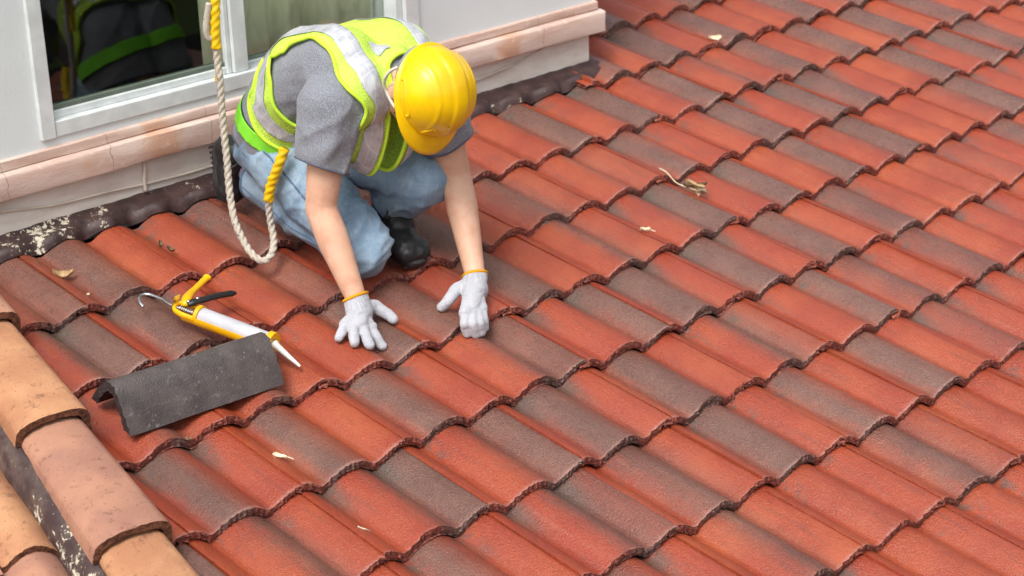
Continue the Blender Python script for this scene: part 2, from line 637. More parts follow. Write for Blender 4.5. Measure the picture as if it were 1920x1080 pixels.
def glass_mat():
    b = MatB('window_glass')
    tr = b.n('ShaderNodeBsdfTransparent'); tr.inputs[0].default_value = (.93, .96, .94, 1)
    gl = b.n('ShaderNodeBsdfGlossy'); gl.inputs['Roughness'].default_value = .012; gl.inputs['Color'].default_value = (1, 1, 1, 1)
    fr = b.n('ShaderNodeFresnel'); fr.inputs[0].default_value = 1.5
    mx = b.n('ShaderNodeMixShader')
    b.set(mx.inputs[0], b.math('MULTIPLY', fr.outputs[0], 0.58, clamp=True))
    b.t.links.new(tr.outputs[0], mx.inputs[1]); b.t.links.new(gl.outputs[0], mx.inputs[2])
    b.t.links.new(mx.outputs[0], b.out.inputs['Surface'])
    return b.m
M_GLASS = glass_mat()
# ------------------------------------------------------------------ the red and grey tiled roof
PROF_V = [0, .06, .12, .20, .28, .335, .365, .43, .485, .505, .56, .62, .70, .80, .90, 1.0]
PROF_H = [0.0, -.0012, -.0045, -.0115, -.0215, -.0295, -.0338, -.0350, -.0348, -.0322, -.0250, -.0185, -.0105, -.0040, -.0008, 0.0]
def prof(u):
    v = (u % 0.5) / 0.5
    return .80 * float(np.interp(v, PROF_V, PROF_H))

def tile_mesh(seed):
    r = np.random.RandomState(seed)
    us = [-.085, -.05, -.02, .000, .004] + [k / 60 for k in range(1, 54)] + [.892, .900, .92, .94, .96, .98, .992, 1.0]
    us = [u for u in us]
    top = []; bot = []
    for u in us:
        h = prof(u)
        if u < .002: top.append(h - .0132)
        else: top.append(h - (.0035 if u > .998 else (.0012 if u > .99 else 0)))
        bot.append(h - (.0115 if u >= .9 else TT))
    n = len(us)
    ys = [.0, .005, .02, .08, .16, .24, TL, TL + .045]
    tilt = .0252 / TL
    V, F, fm = [], [], []
    jag = np.cumsum(r.normal(0, .0008, n)); jag -= np.linspace(jag[0], jag[-1], n)
    jag += r.normal(0, .0011, n)
    bow = r.normal(0, .0006, (len(ys), 1)) + np.zeros((1, n))
    for k, y in enumerate(ys):
        for q, u in enumerate(us):
            yy = y + (jag[q] * (1 if k == 0 else .6 if k == 1 else 0))
            V.append((u * TW, yy, top[q] - y * tilt + bow[k, 0] - (.0016 if k == 0 else 0)))
    for k in range(len(ys) - 1):
        for q in range(n - 1):
            a = k * n + q
            F.append((a, a + 1, a + n + 1, a + n)); fm.append(0)
    # broken front edge: four ragged rows from lip to underside
    base = len(V)
    rows = 5
    for k in range(rows):
        t = k / (rows - 1)
        for q, u in enumerate(us):
            z = (top[q] - .0016) * (1 - t) + bot[q] * t
            y = jag[q] + (r.normal(0, .0019) if 0 < k else 0) + t * .002 - .0012 * math.sin(math.pi * t)
            V.append((u * TW, y, z + (r.normal(0, .0006) if 0 < k < rows - 1 else 0)))
    for k in range(rows - 1):
        for q in range(n - 1):
            a = base + k * n + q
            F.append((a + n, a + n + 1, a + 1, a)); fm.append(1)
    # underside
    b2 = len(V)
    for y in (.0, TL + .045):
        for q, u in enumerate(us):
            V.append((u * TW, y + .002, bot[q] - y * tilt))
    for q in range(n - 1):
        F.append((b2 + n + q, b2 + n + q + 1, b2 + q + 1, b2 + q)); fm.append(1)
    return mk_mesh('roof_tile', V, F, True, (M_TILE, M_RISER), fm)

TILE_MESHES = [tile_mesh(100 + k) for k in range(6)]
for me in TILE_MESHES:
    me.set_sharp_from_angle(angle=math.radians(42))

# how grey each tile is at four places across it (0 red .. 9 grey), read off the roof course by course
GREY = {
 -4: {7: '0980', 8: '0028', 9: '0022', 10: '0830', 11: '0129'},
 -3: {5: '0570', 6: '0670', 7: '5950', 8: '0850', 9: '0048', 10: '0259', 11: '0830'},
 -2: {-2: '0057', -1: '3850', 0: '0037', 1: '4775', 2: '1650', 3: '0530', 4: '0049', 5: '0049', 6: '0049', 7: '0271', 8: '1861', 9: '2850', 10: '1960', 11: '2840', 12: '0320'},
 -1: {-2: '0078', -1: '0982', 0: '1145', 1: '1253', 2: '2860', 3: '0492', 4: '0052', 5: '0830', 6: '0058', 7: '0029', 8: '1860', 9: '0048', 10: '0139', 11: '0850'},
 0: {-3: '0110', -2: '0161', -1: '1361', 0: '0039', 1: '0761', 2: '1950', 3: '0192', 4: '0069', 5: '0019', 6: '0018', 7: '0158', 8: '0010', 9: '0368', 10: '0130'},
 1: {-3: '0530', -2: '0930', -1: '0840', 0: '1940', 1: '0066', 2: '0028', 3: '1970', 4: '2950', 5: '2850', 6: '1760', 7: '0112', 8: '0320'},
 2: {-2: '0181', -1: '0059', 0: '0048', 1: '1950', 2: '2960', 3: '0183', 4: '0019', 5: '0580', 6: '1660', 7: '0121'},
 3: {-1: '0830', 0: '0075', 1: '0581', 2: '2960', 3: '2830', 4: '0950', 5: '0450', 6: '0110'},
 4: {0: '0620', 1: '0390', 2: '0220', 3: '0683', 4: '0211'},
 5: {1: '0120', 2: '0121', 3: '0011'},
}
SHIFT = {-4: -.028, -3: -.014, -2: .034, -1: .019, 0: .022, 1: .001, 2: -.016, 3: -.019, 4: -.03}
WALL_Y, HOUSE_X1 = 1.0, 1.895
WALL_B = WALL_Y / math.cos(PITCH)           # where the wall meets the roof, in the roof frame
HIP0, HIPD = np.array([-.60, .114]), np.array([-.174, -.985])   # a point on the verge and its direction

roof = Thing('tiled_roof', 'large sloping roof of red and grey double-roll tiles under the kneeling worker', 'roof', (0, 0, 0), kind='thing')
n_tile = 0
for j in range(-10, 7):
    for i in range(-5, 22):
        a0 = (i + SHIFT.get(j, 0)) * TW
        b0 = -j * TL
        # stay within what the place shows: right of the verge, outside the house, in or near the frame
        side = (a0 + TW * .95 - HIP0[0]) * HIPD[1] * -1 - (b0 + TL * .5 - HIP0[1]) * HIPD[0] * -1
        if side < .0: continue
        cut = (a0 - HIP0[0]) * -HIPD[1] + (b0 + TL - HIP0[1]) * HIPD[0] < -.06 or (a0 - HIP0[0]) * -HIPD[1] + (b0 - HIP0[1]) * HIPD[0] < -.06
        if b0 + .06 > WALL_B and a0 + TW * .35 < HOUSE_X1: continue
        if j <= -3 and a0 + TW * .55 < HOUSE_X1: continue
        c = ROOF @ Vector((a0 + .15, b0 + .15, 0))
        q = cm.inverted() @ c
        X, Y = 3617 * q.x / -q.z + 960, -3617 * q.y / -q.z + 540
        if not (-200 < X < 2330 and -260 < Y < 1420): continue
        o = bpy.data.objects.new('roof_tile', TILE_MESHES[rng.randrange(6)])
        COL.objects.link(o)
        o.parent = roof.e
        if cut:                                 # trimmed along the verge
            me = o.data.copy()
            bm = bmesh.new(); bm.from_mesh(me)
            q0 = HIP0 + np.array([HIPD[1], -HIPD[0]]) * .05
            bmesh.ops.bisect_plane(bm, geom=bm.verts[:] + bm.edges[:] + bm.faces[:], plane_co=(q0[0] - a0, q0[1] - b0, 0), plane_no=(HIPD[1], -HIPD[0], 0), clear_outer=True)
            bm.to_mesh(me); bm.free()
            o.data = me
        o.location = (a0 + rng.uniform(-.0015, .0015), b0 + rng.uniform(-.0045, .0045), rng.uniform(-.0016, .0022))
        o.rotation_euler = (rng.uniform(-.004, .004), rng.uniform(-.003, .003), rng.uniform(-.006, .006))
        s = GREY.get(j, {}).get(i)
        if s is None:
            s = rng.choice(['0059', '0830', '0950', '0129', '1860', '0120'])
        o.color = [min(1.0, max(0.0, int(k) / 9 * 1.02 + rng.uniform(-.05, .05))) for k in s]
        n_tile += 1
print('tiles', n_tile)

# boards under the tiles, so nothing shows through the joints
V, F = box(-1.2, 7.0, -2.6, 4.2, -.16, -.085)
roof.part('roof_deck', V, F, M_DARKIN, False)

# ------------------------------------------------------------------ the older clay roof beyond the verge
hd = HIPD / np.linalg.norm(HIPD)
hn = np.array([hd[1], -hd[0]])        # to the left of the verge, away from the red roof
def hp(s, w, h):                      # s metres down the verge from HIP0, w to its left
    p = HIP0 + hd * s + hn * w
    return (p[0], p[1], h)

verge = Thing('clay_verge', 'row of peach clay barrel tiles along the roof edge at lower left', 'verge', hp(.2, .1, 0))
def barrel(s0, s1, w, hw, h0, h1, th, seed):
    """a barrel tile lying down the verge: s0 head, s1 front end, hw half width; returns geometry with front-edge material"""
    r = np.random.RandomState(seed)
    V, F, fm = [], [], []
    na, nl = 37, 8
    prof_o = []
    BX = [-1.0, -.98, -.94, -.86, -.6, -.2, .2, .55, .78, .90, .97, 1.0, 1.0]
    BY = [0.0, .30, .52, .66, .84, .96, 1.0, .99, .93, .82, .64, .40, 0.0]
    for k in range(na):
        q = (len(BX) - 1) * k / (na - 1)
        prof_o.append((np.interp(q, range(len(BX)), BX), np.interp(q, range(len(BX)), BY)))
    for side, sc in ((0, 1.0), (1, 1.0 - th / hw)):
        for l in range(nl + 1):
            tt = l / nl
            s = s0 + (s1 - s0) * tt
            half = hw * (.84 + .16 * tt) * sc
            hh = h0 + (h1 - h0) * tt
            for k, (x, y) in enumerate(prof_o):
                j = r.normal(0, .0009) if l in (nl,) else 0
                V.append(hp(s + j, w - x * half, hh + y * (.066 if side == 0 else .066 - th) - .036))
    N = (nl + 1) * na
    for l in range(nl):
        for k in range(na - 1):
            a = l * na + k
            F.append((a, a + 1, a + na + 1, a + na)); fm.append(0)
            b = N + a
            F.append((b + na, b + na + 1, b + 1, b)); fm.append(1)
    for k in range(na - 1):
        a = nl * na + k
        F.append((a, a + 1, N + a + 1, N + a)); fm.append(1)
    for l in range(nl):
        for k in (0, na - 1):
            a = l * na + k
            q = (a, a + na, N + a + na, N + a)
            F.append(q if k == 0 else q[::-1]); fm.append(1)
    return V, F, fm
for k, (s0, s1, mat, seed) in enumerate(((-.98, -.44, M_CLAYPINK, 3), (-.52, .0, M_CLAY, 4), (-.08, .445, M_CLAYPINK, 5), (.36, .90, M_CLAY, 6))):
    V, F, fm = barrel(s0 + .012, s1 + .012, .075, .088, .034, .067, .017, seed)
    verge.part('barrel_tile', V, F, (mat, M_CLAYEDGE), True, fmat=fm, sharp=50)
# plum-painted mortar bed along the left of the barrels
V, F = [], []
ns = 70
for k in range(ns + 1):
    s = -1.0 + 1.95 * k / ns
    for q, (w, h) in enumerate(((.13, -.05), (.148, .030), (.160, .026), (.176, .010), (.192, -.06))):
        wob = noise.noise(Vector((s * 9, q * 3.1, 0))) * .010 + noise.noise(Vector((s * 30, q * 1.1, 5))) * .004
        V.append(hp(s, w + wob * .9, h + wob * .7))
for k in range(ns):
    for q in range(4):
        a = k * 5 + q
        F.append((a, a + 5, a + 6, a + 1))
verge.part('mortar_bed', V, F, M_MORTAR)

old = Thing('clay_roof', 'weathered peach clay tile roof at the bottom left corner beyond the plum mortar', 'roof', hp(.3, .3, -.05))
def clay_tile(s0, s1, w0, w1, lift, mat, seed):
    r = np.random.RandomState(seed)
    V, F, fm = [], [], []
    nu, nl = 30, 6
    th = .016
    for side in (0, 1):
        for l in range(nl + 1):
            t = l / nl
            for k in range(nu + 1):
                u = k / nu
                h = -.035 + prof(.25 + u * .5 if True else u) * -.0 + .032 * math.sin(math.pi * min(1, max(0, (u - .08) / .84))) ** .8
                j = r.normal(0, .0012) if l == nl else 0
                V.append(hp(s0 + (s1 - s0) * t + j, w0 + (w1 - w0) * u, h + lift * t - .02 - side * th))
    N = (nl + 1) * (nu + 1)
    for l in range(nl):
        for k in range(nu):
            a = l * (nu + 1) + k
            F.append((a, a + nu + 1, a + nu + 2, a + 1)); fm.append(0)
            b = a + N
            F.append((b, b + 1, b + nu + 2, b + nu + 1)); fm.append(1)
    for k in range(nu):
        a = nl * (nu + 1) + k
        F.append((a, a + N, a + N + 1, a + 1)); fm.append(1)
    return V, F, fm
seed = 40
for col, (w0, w1) in enumerate(((.168, .305), (.305, .465), (.465, .62))):
    for row, (s0, s1) in enumerate(((-.62, -.06), (-.12, .33), (.27, .72), (.66, 1.1))):
        seed += 1
        dj = .02 * col
        mat = (M_CLAYDARK, M_CLAY, M_CLAYPINK)[(col + row) % 3]
        V, F, fm = clay_tile(s0 + dj, s1 + dj - .02, w0 + .002, w1 - .002, .018, mat, seed)
        old.part('clay_tile', V, F, (mat, M_CLAYEDGE), True, fmat=fm, sharp=50)
q4 = [hp(-1.2, .16, -.12), hp(1.3, .16, -.12), hp(1.3, .9, -.16), hp(-1.2, .9, -.16)]
q8 = [(x, y, z - .04) for x, y, z in q4]
old.part('roof_deck', q4 + q8, [(0, 1, 2, 3), (7, 6, 5, 4), (0, 4, 5, 1), (1, 5, 6, 2), (2, 6, 7, 3), (3, 7, 4, 0)], M_DARKIN, False)
# ------------------------------------------------------------------ the house wall with its window
house = Thing('house_wall', 'white stucco house wall with pink plaster ledge and sliding window', 'wall', (.8, WALL_Y, .2), roof=False, kind='thing')
XL = -1.6
WX = 1.927            # outer corner of the upper wall
JL, JR = -.142, 1.168 # window opening
SILL, HEAD = .408, 1.62
# upper wall in butted panels round the opening
g = [box(XL, JL, WALL_Y, WALL_Y + .16, .372, 1.8), box(JR, WX, WALL_Y, WALL_Y + .16, .372, 1.8),
     box(JL, JR, WALL_Y, WALL_Y + .16, .372, SILL), box(JL, JR, WALL_Y, WALL_Y + .16, HEAD, 1.8)]
V, F = join(*g)
house.part('wall', V, F, M_WALL, False)
V, F = box(WX - .16, WX, WALL_Y + .16, 4.0, .1, 1.8)
house.part('side_wall', V, F, M_WALL, False)
V, F = box(XL, HOUSE_X1, WALL_Y - .002, WALL_Y + .15, .02, .30)
house.part('plinth', V, F, M_PLINTH, False)
V, F = box(HOUSE_X1 - .15, HOUSE_X1, WALL_Y + .15, 4.0, .02, .30)
house.part('side_plinth', V, F, M_PLINTH, False)
# ledge: a deep moulding with a smaller fillet above, rounded arrises, slightly uneven
def ledge(y0, z0, z1, x1, bev, seed):
    V, F = [], []
    n = 90
    sec = [(WALL_Y + .01, z0), (y0 + bev, z0), (y0 + bev * .3, z0 + bev * .3), (y0, z0 + bev), (y0, (z0 + z1) / 2), (y0, z1 - bev), (y0 + bev * .3, z1 - bev * .3), (y0 + bev, z1), (WALL_Y + .01, z1 + .004)]
    for k in range(n + 1):
        x = XL + (x1 - XL) * k / n
        e = x1 - x
        for q, (y, z) in enumerate(sec):
            w = noise.noise(Vector((x * 5, seed, q * .7))) * .0022 + noise.noise(Vector((x * 22, seed, q))) * .0012
            V.append((x - (bev * .7 if k == n and q not in (0, 8) else 0) * (1 if q in (3, 4, 5) else .4), y + w, z + w * .7))
    m = len(sec)
    for k in range(n):
        for q in range(m - 1):
            a = k * m + q
            F.append((a, a + m, a + m + 1, a + 1))
    F.append(tuple(n * m + q for q in range(m)))
    return V, F
V, F = ledge(.966, .284, .353, 1.945, .006, 1.0)
house.part('ledge', V, [f[::-1] for f in F], M_TRIM, True, sharp=38)
V, F = ledge(.988, .357, .384, WX + .003, .004, 5.0)
house.part('ledge_fillet', V, [f[::-1] for f in F], M_TRIM, True, sharp=38)
V, F = box(HOUSE_X1, 1.943, WALL_Y + .01, 4.0, .284, .353, .006)
house.part('ledge_return', V, F, M_TRIM, False)

# window: outer frame, sliding sashes, mullion, panes
win_y = WALL_Y + .012
win = house.part('window_frame', *join(
    box(JL, -.098, win_y - .022, win_y + .10, SILL, HEAD, .003),
    box(1.085, 1.112, win_y - .006, win_y + .10, SILL, HEAD, .003),
    box(1.112, JR, win_y - .020, win_y + .10, SILL, HEAD, .003),
    box(-.098, 1.085, win_y - .018, win_y + .10, SILL, .452, .003),
    box(-.098, 1.085, win_y - .018, win_y + .10, 1.56, HEAD, .003)), M_FRAME, False)
V, F = box(-.098, .470, win_y + .004, win_y + .034, .452, .474, .003)
house.part('bottom_rail', V, F, M_FRAME, False, parent=win)
V, F = box(-.098, .470, win_y + .010, win_y + .030, .474, .488, .002)
house.part('glazing_seal', V, F, M_SEAL, False, parent=win)
V, F = join(box(.470, .487, win_y + .000, win_y + .036, .452, 1.56, .003), box(.4875, .540, win_y - .008, win_y + .040, .452, 1.56, .004))
house.part('sash_stile', V, F, M_FRAME, False, parent=win)
V, F = box(.540, 1.085, win_y + .040, win_y + .066, .452, .462, .003)
house.part('bottom_rail', V, F, M_FRAME, False, parent=win)
V, F = box(.540, 1.085, win_y + .044, win_y + .062, .462, .472, .002)
house.part('glazing_seal', V, F, M_SEAL, False, parent=win)
V, F = box(-.098, .470, win_y + .017, win_y + .022, .486, 1.56)
house.part('glass_pane', V, F, M_GLASS, False, parent=win)
V, F = box(.540, 1.085, win_y + .050, win_y + .055, .470, 1.56)
house.part('glass_pane', V, F, M_GLASS, False, parent=win)
# curtain behind the right pane
V, F = [], []
nx, nz = 160, 6
for k in range(nz + 1):
    z = .40 + 1.2 * k / nz
    for q in range(nx + 1):
        x = .46 + .70 * q / nx
        ph = x * 2 * math.pi / .135
        V.append((x, WALL_Y + .11 + .016 * math.sin(ph + .4 * math.sin(ph * .37)) + .006 * math.sin(ph * 2.1 + 1), z))
for k in range(nz):
    for q in range(nx):
        a = k * (nx + 1) + q
        F.append((a, a + 1, a + nx + 2, a + nx + 1))
cur = house.part('curtain', V, F, M_CURT)
solidify(cur, .002)
# dark room behind
room = [box(-.5, 1.7, 2.3, 2.35, .2, 1.9), box(-.55, -.5, WALL_Y + .16, 2.35, .2, 1.9), box(1.70, 1.75, WALL_Y + .16, 2.35, .2, 1.9), box(-.5, 1.7, WALL_Y + .16, 2.3, .18, .22), box(-.5, 1.7, WALL_Y + .16, 2.3, 1.86, 1.92)]
V, F = join(*room)
house.part('room_lining', V, F, M_DARKIN, False)

# thin cable sagging along the plinth, its conduit stub and clip
pts = [(-1.5, .994, .262), (-.9, .994, .262), (-.45, .994, .258), (-.284, .994, .249), (-.129, .994, .226), (.036, .994, .219), (.152, .994, .211), (.296, .994, .206), (.424, .994, .208), (.7, .994, .214), (1.0, .994, .220), (1.25, .994, .228), (1.399, .994, .234), (1.526, .994, .246), (1.62, .994, .261), (1.692, .994, .276), (1.72, .994, .292)]
V, F = tube(catmull(pts, 8), .0035, 8)
cab = house.part('cable', V, F, M_CABLE)
V, F = tube(catmull([(.156, .992, .285), (.157, .991, .255), (.152, .991, .225), (.153, .991, .190)], 5), .0055, 8)
house.part('conduit_stub', V, F, M_CABLE, parent=cab)

# plum-painted flashing between wall and tiles: a fillet whose lower edge follows the rolls
V, F = [], []
nx = 260
x0f, x1f = -1.0, 1.955
for k in range(nx + 1):
    a = x0f + (x1f - x0f) * k / nx
    e1 = max(0.0, (a - 1.86) / .095)           # the rounded dab past the corner
    wv = prof((a / TW) - SHIFT[-2])
    ns1 = noise.noise(Vector((a * 7, 1.3, 0))); ns2 = noise.noise(Vector((a * 30, 4.3, 0)))
    low = .944 + .012 * ns1 + .012 * ns2 - .55 * (wv + .012)
    sec = [(low - .004, wv - .024), (low, wv - .004 - .012), (low + .012, max(wv, -.018) + .001), (low + .020, max(wv * .7, -.014) - .004), (.978, -.008 + .003 * ns1),
           (WALL_B - .024, -.010 + .003 * ns2), (WALL_B - .012, -.006 + .004 * ns1), (WALL_B - .003, -.001 + .004 * ns2), (WALL_B + .03, -.001)]
    for q, (bb, h) in enumerate(sec):
        w = noise.noise(Vector((a * 24, q * 2.7, 3.0))) * .0025
        if e1 > 0:
            bb = bb + (.975 - bb) * min(1, e1) ** 2 * .8
            h = h * (1 - min(1, e1) ** 2) - .02 * min(1, e1) ** 3
        V.append((a, bb, h + w))
m = 9
for k in range(nx):
    for q in range(m - 1):
        i = k * m + q
        F.append((i, i + m, i + m + 1, i + 1))
fl = Thing('flashing', 'dark plum painted flashing with flaking cream patches at the wall foot', 'flashing', (.8, .95, 0))
fl.part('flashing_fillet', V, [f[::-1] for f in F], M_FLASH)
# ------------------------------------------------------------------ person: materials
def cloth(name, c1, c2, fleck=None, weave=900, bumpd=.0012, rough=.9, sheen=0.2):
    b = MatB(name)
    co = b.coord()
    n = b.noise(co, 9, 4)
    colr = b.mix(b.ramp(n, .3, .7), c1, c2)
    if fleck:
        f = b.noise(b.mapping(co, (1, 1, .5)), 420, 3, .75)
        colr = b.mix(b.ramp(f, .42, .66), colr, fleck)
    w = b.noise(co, weave, 2, .6)
    h = b.math('ADD', b.math('MULTIPLY', w, .5), b.math('MULTIPLY', b.noise(co, 45, 4), 1.0))
    b.bsdf(colr, rough, b.bump(h, .35, bumpd), .15, **{'Sheen Weight': sheen})
    return b.m
M_SHIRT = cloth('heather_grey_jersey', srgb(112, 115, 124), srgb(127, 130, 138), srgb(158, 160, 168))
M_STITCH = simple('grey_seam', srgb(96, 98, 112), .9)

def denim():
    b = MatB('washed_blue_denim')
    co = b.coord()
    n = b.noise(co, 7, 5, .6)
    colr = b.mix(b.ramp(n, .32, .66), srgb(122, 148, 172), srgb(168, 190, 207))
    colr = b.mix(b.ramp(b.noise(b.mapping(co, (60, 60, 9)), 1.0, 4, .7), .45, .75, 0, .45), colr, srgb(178, 198, 212))
    tw = b.noise(co, 420, 2, .7)
    colr = b.mix(b.ramp(tw, .4, .7, 0, .45), colr, srgb(92, 116, 142))
    colr = b.mix(b.ramp(b.noise(b.mapping(co, (26, 12, 40)), 1.0, 4, .6), .52, .72, 0, .4), colr, srgb(104, 128, 152))
    h = b.math('ADD', b.math('MULTIPLY', tw, .4), b.noise(co, 38, 4))
    b.bsdf(colr, .88, b.bump(h, .4, .0016), .15)
    return b.m
M_DENIM = denim()
M_DENIMSEAM = simple('denim_seam', srgb(96, 120, 146), .9)
M_LABELRED = simple('rust_rivet_tab', srgb(120, 66, 56), .6)

def skin_mat():
    b = MatB('skin')
    co = b.coord()
    n = b.noise(co, 11, 4)
    colr = b.mix(b.ramp(n, .3, .7), srgb(214, 168, 140), srgb(226, 184, 158))
    colr = b.mix(b.ramp(b.noise(co, 19, 5, .65), .44, .72, 0, .55), colr, srgb(200, 140, 114))
    b.bsdf(colr, .5, b.bump(b.math('ADD', b.noise(co, 260, 3), b.math('MULTIPLY', b.noise(b.mapping(co, (30, 30, 9)), 1.0, 4), 1.6)), .3, .0018), .35, **{'Subsurface Weight': .12, 'Subsurface Radius': (.012, .005, .003)})
    return b.m
M_SKIN = skin_mat()

def mesh_lime():
    b = MatB('lime_mesh_fabric')
    co = b.coord()
    ck = b.voro(co, 230)
    hole = b.ramp(ck, .30, .46)
    colr = b.mix(b.math('MULTIPLY', hole, .45), srgb(222, 250, 110), srgb(176, 222, 70))
    colr = b.mix(b.ramp(b.noise(co, 8, 3), .35, .7, 0, .3), colr, srgb(226, 255, 120))
    nd = b.bsdf(colr, .7, b.bump(ck, .4, .001), .2)
    tr = b.n('ShaderNodeBsdfTransparent')
    mx = b.n('ShaderNodeMixShader')
    b.set(mx.inputs[0], b.math('ADD', b.math('MULTIPLY', hole, .22), .06))
    b.t.links.new(nd.outputs[0], mx.inputs[1]); b.t.links.new(tr.outputs[0], mx.inputs[2])
    b.t.links.new(mx.outputs[0], b.out.inputs['Surface'])
    return b.m
M_LIME = mesh_lime()
M_PIPING = simple('bright_lime_binding', srgb(206, 252, 72), .7, .2, bump=(300, .3, .001))
M_BELT = simple('green_webbing', srgb(140, 232, 62), .75, .2, bump=(400, .4, .001))
M_BELTEDGE = simple('dark_webbing_edge', srgb(40, 52, 36), .8)

def silver_mat():
    b = MatB('silver_reflective_tape')
    co = b.coord('UV')
    s = b.sep(co)
    gx = b.math('ABSOLUTE', b.math('SUBTRACT', b.math('FRACT', s[0]), .5))
    gy = b.math('ABSOLUTE', b.math('SUBTRACT', b.math('FRACT', s[1]), .5))
    line = b.math('MAXIMUM', b.ramp(gx, .465, .485), b.ramp(gy, .465, .485))
    n = b.noise(b.coord(), 30, 3)
    base = b.mix(b.ramp(n, .35, .65), srgb(176, 178, 184), srgb(200, 202, 206))
    colr = b.mix(b.math('MULTIPLY', line, .6), base, srgb(236, 238, 242))
    b.bsdf(colr, b.ramp(n, .3, .7, .25, .42), b.bump(b.noise(b.coord(), 40, 2), .3, .004), .6, .12)
    return b.m
M_SILVER = silver_mat()
M_HELMET = simple('yellow_helmet_shell', srgb(250, 200, 0), .30, .5, bump=(18, .04, .002), **{'Coat Weight': .25, 'Coat Roughness': .15})
M_HLINE = simple('grey_helmet_lining', srgb(164, 170, 180), .7)
M_SCUFF = simple('brown_scuff', srgb(120, 82, 20), .7)
M_HAIR = simple('short_black_hair', (.012, .010, .009, 1), .6, .3, bump=(260, .7, .003))
M_CORD = simple('white_cord', srgb(222, 216, 200), .8, .2, bump=(300, .5, .001))
M_METAL = simple('bright_steel', srgb(196, 198, 200), .25, .5, 1.0)
M_GLOVE = cloth('white_cotton_knit', srgb(180, 181, 188), srgb(192, 193, 198), srgb(164, 166, 174), 420, .006, .95, .3)
M_GLOVEBAND = simple('orange_yellow_cuff_band', srgb(226, 160, 24), .85, .2, bump=(500, .5, .001))
M_SHOE = simple('black_leather', (.017, .017, .018, 1), .47, .45, bump=(60, .3, .002))
M_SOLE = simple('black_rubber_sole', (.036, .035, .034, 1), .62, .35, bump=(160, .3, .002))
M_SOCK = simple('purple_grey_sock', srgb(150, 138, 156), .9, .1, bump=(240, .5, .002))

# ------------------------------------------------------------------ person: the kneeling worker, facing down the slope (-y), right side to -x
person = Thing('person', 'kneeling worker in yellow helmet, lime vest, grey t-shirt and jeans pressing on roof tiles', 'person', (.40, .45, -.02))
def A(*p): return np.array(p, float)
# spine and joints (roof frame)
SP = [A(.428, .718, .235), A(.432, .662, .375), A(.446, .575, .482), A(.454, .465, .534), A(.459, .355, .552)]
LX = A(.995, -.08, -.06); LX /= np.linalg.norm(LX)
shR, shL = A(.292, .395, .488), A(.612, .365, .458)
elR, elL = A(.245, .355, .232), A(.655, .300, .235)
wrR, wrL = A(.2365, .183, .054), A(.572, .104, .050)
hipR, hipL = A(.356, .680, .220), A(.505, .670, .230)
knR, knL = A(.385, .345, .070), A(.605, .365, .215)
anR, anL = A(.365, .800, .085), A(.590, .500, .085)
UH = A(.03, -.94, .34); UH /= np.linalg.norm(UH)        # crown direction of the head
FH = A(-.05, -.33, -.94); FH -= UH * (FH @ UH); FH /= np.linalg.norm(FH)   # face direction
SH = np.cross(UH, FH); SH /= np.linalg.norm(SH)         # to one ear
if SH[0] > 0: SH = -SH                                  # towards the right ear (-x)
HC = A(.470, .256, .545)
def hd_(r, f, u): return HC + SH * r + FH * f + UH * u

# one continuous body
hand = lambda W, K, T, S: None
RH = dict(thumb=[(.283, .160, .026), (.299, .134, .014), (.304, .112, .006)], i=[(.229, .112, .008), (.226, .080, -.006), (.230, .062, -.022)],
          m=[(.206, .114, .015), (.188, .075, .008), (.183, .056, .001)], r=[(.183, .122, .019), (.160, .092, .016), (.151, .079, .007)],
          p=[(.172, .142, .019), (.149, .128, .011), (.136, .122, .004)], palm=[(.229, .168, .040), (.216, .146, .030), (.203, .124, .020)])
LH = dict(thumb=[(.502, .095, .040), (.458, .080, .024), (.444, .086, .008)], i=[(.451, .004, .032), (.430, -.020, .017), (.438, -.024, -.010)],
          m=[(.469, -.004, .031), (.447, -.032, .017), (.456, -.036, -.012)], r=[(.487, -.004, .029), (.467, -.036, .016), (.473, -.040, -.010)],
          p=[(.503, .000, .027), (.487, -.030, .014), (.491, -.032, -.008)], palm=[(.552, .085, .046), (.526, .058, .040), (.482, .014, .036)])
def hand_geoms(H, wr, k):
    rad = dict(thumb=(.0140, .0135, .0120), i=(.0118, .0122, .0115), m=(.0118, .0125, .0118), r=(.0118, .0122, .0112), p=(.0115, .0115, .0105))
    g = []
    p0, p1, p2 = [np.array(x) for x in H['palm']]
    for f in 'imrp':
        q = [np.array(x) for x in H[f]]
        g.append(capsule(p1, .017 * k, q[0], .0125 * k))
        g.append(capsule(q[0], rad[f][0] * k, q[1], rad[f][1] * k))
        g.append(capsule(q[1], rad[f][1] * k, q[2], rad[f][2] * k))
    q = [np.array(x) for x in H['thumb']]
    g.append(capsule(p0, .018 * k, q[0], .016 * k)); g.append(capsule(q[0], .016 * k, q[1], rad['thumb'][1] * k)); g.append(capsule(q[1], rad['thumb'][1] * k, q[2], rad['thumb'][2] * k))
    g.append(capsule(p0, .029 * k, p1, .030 * k)); g.append(capsule(p1, .030 * k, p2, .022 * k))
    ki, kp = np.array(H['i'][0]), np.array(H['p'][0])
    g.append(capsule(ki, .0165 * k, kp, .0155 * k)); g.append(capsule(p1, .024 * k, ki, .015 * k)); g.append(capsule(p1, .024 * k, kp, .015 * k))
    g.append(capsule(wr, .028 * k, p0, .026 * k))
    return g

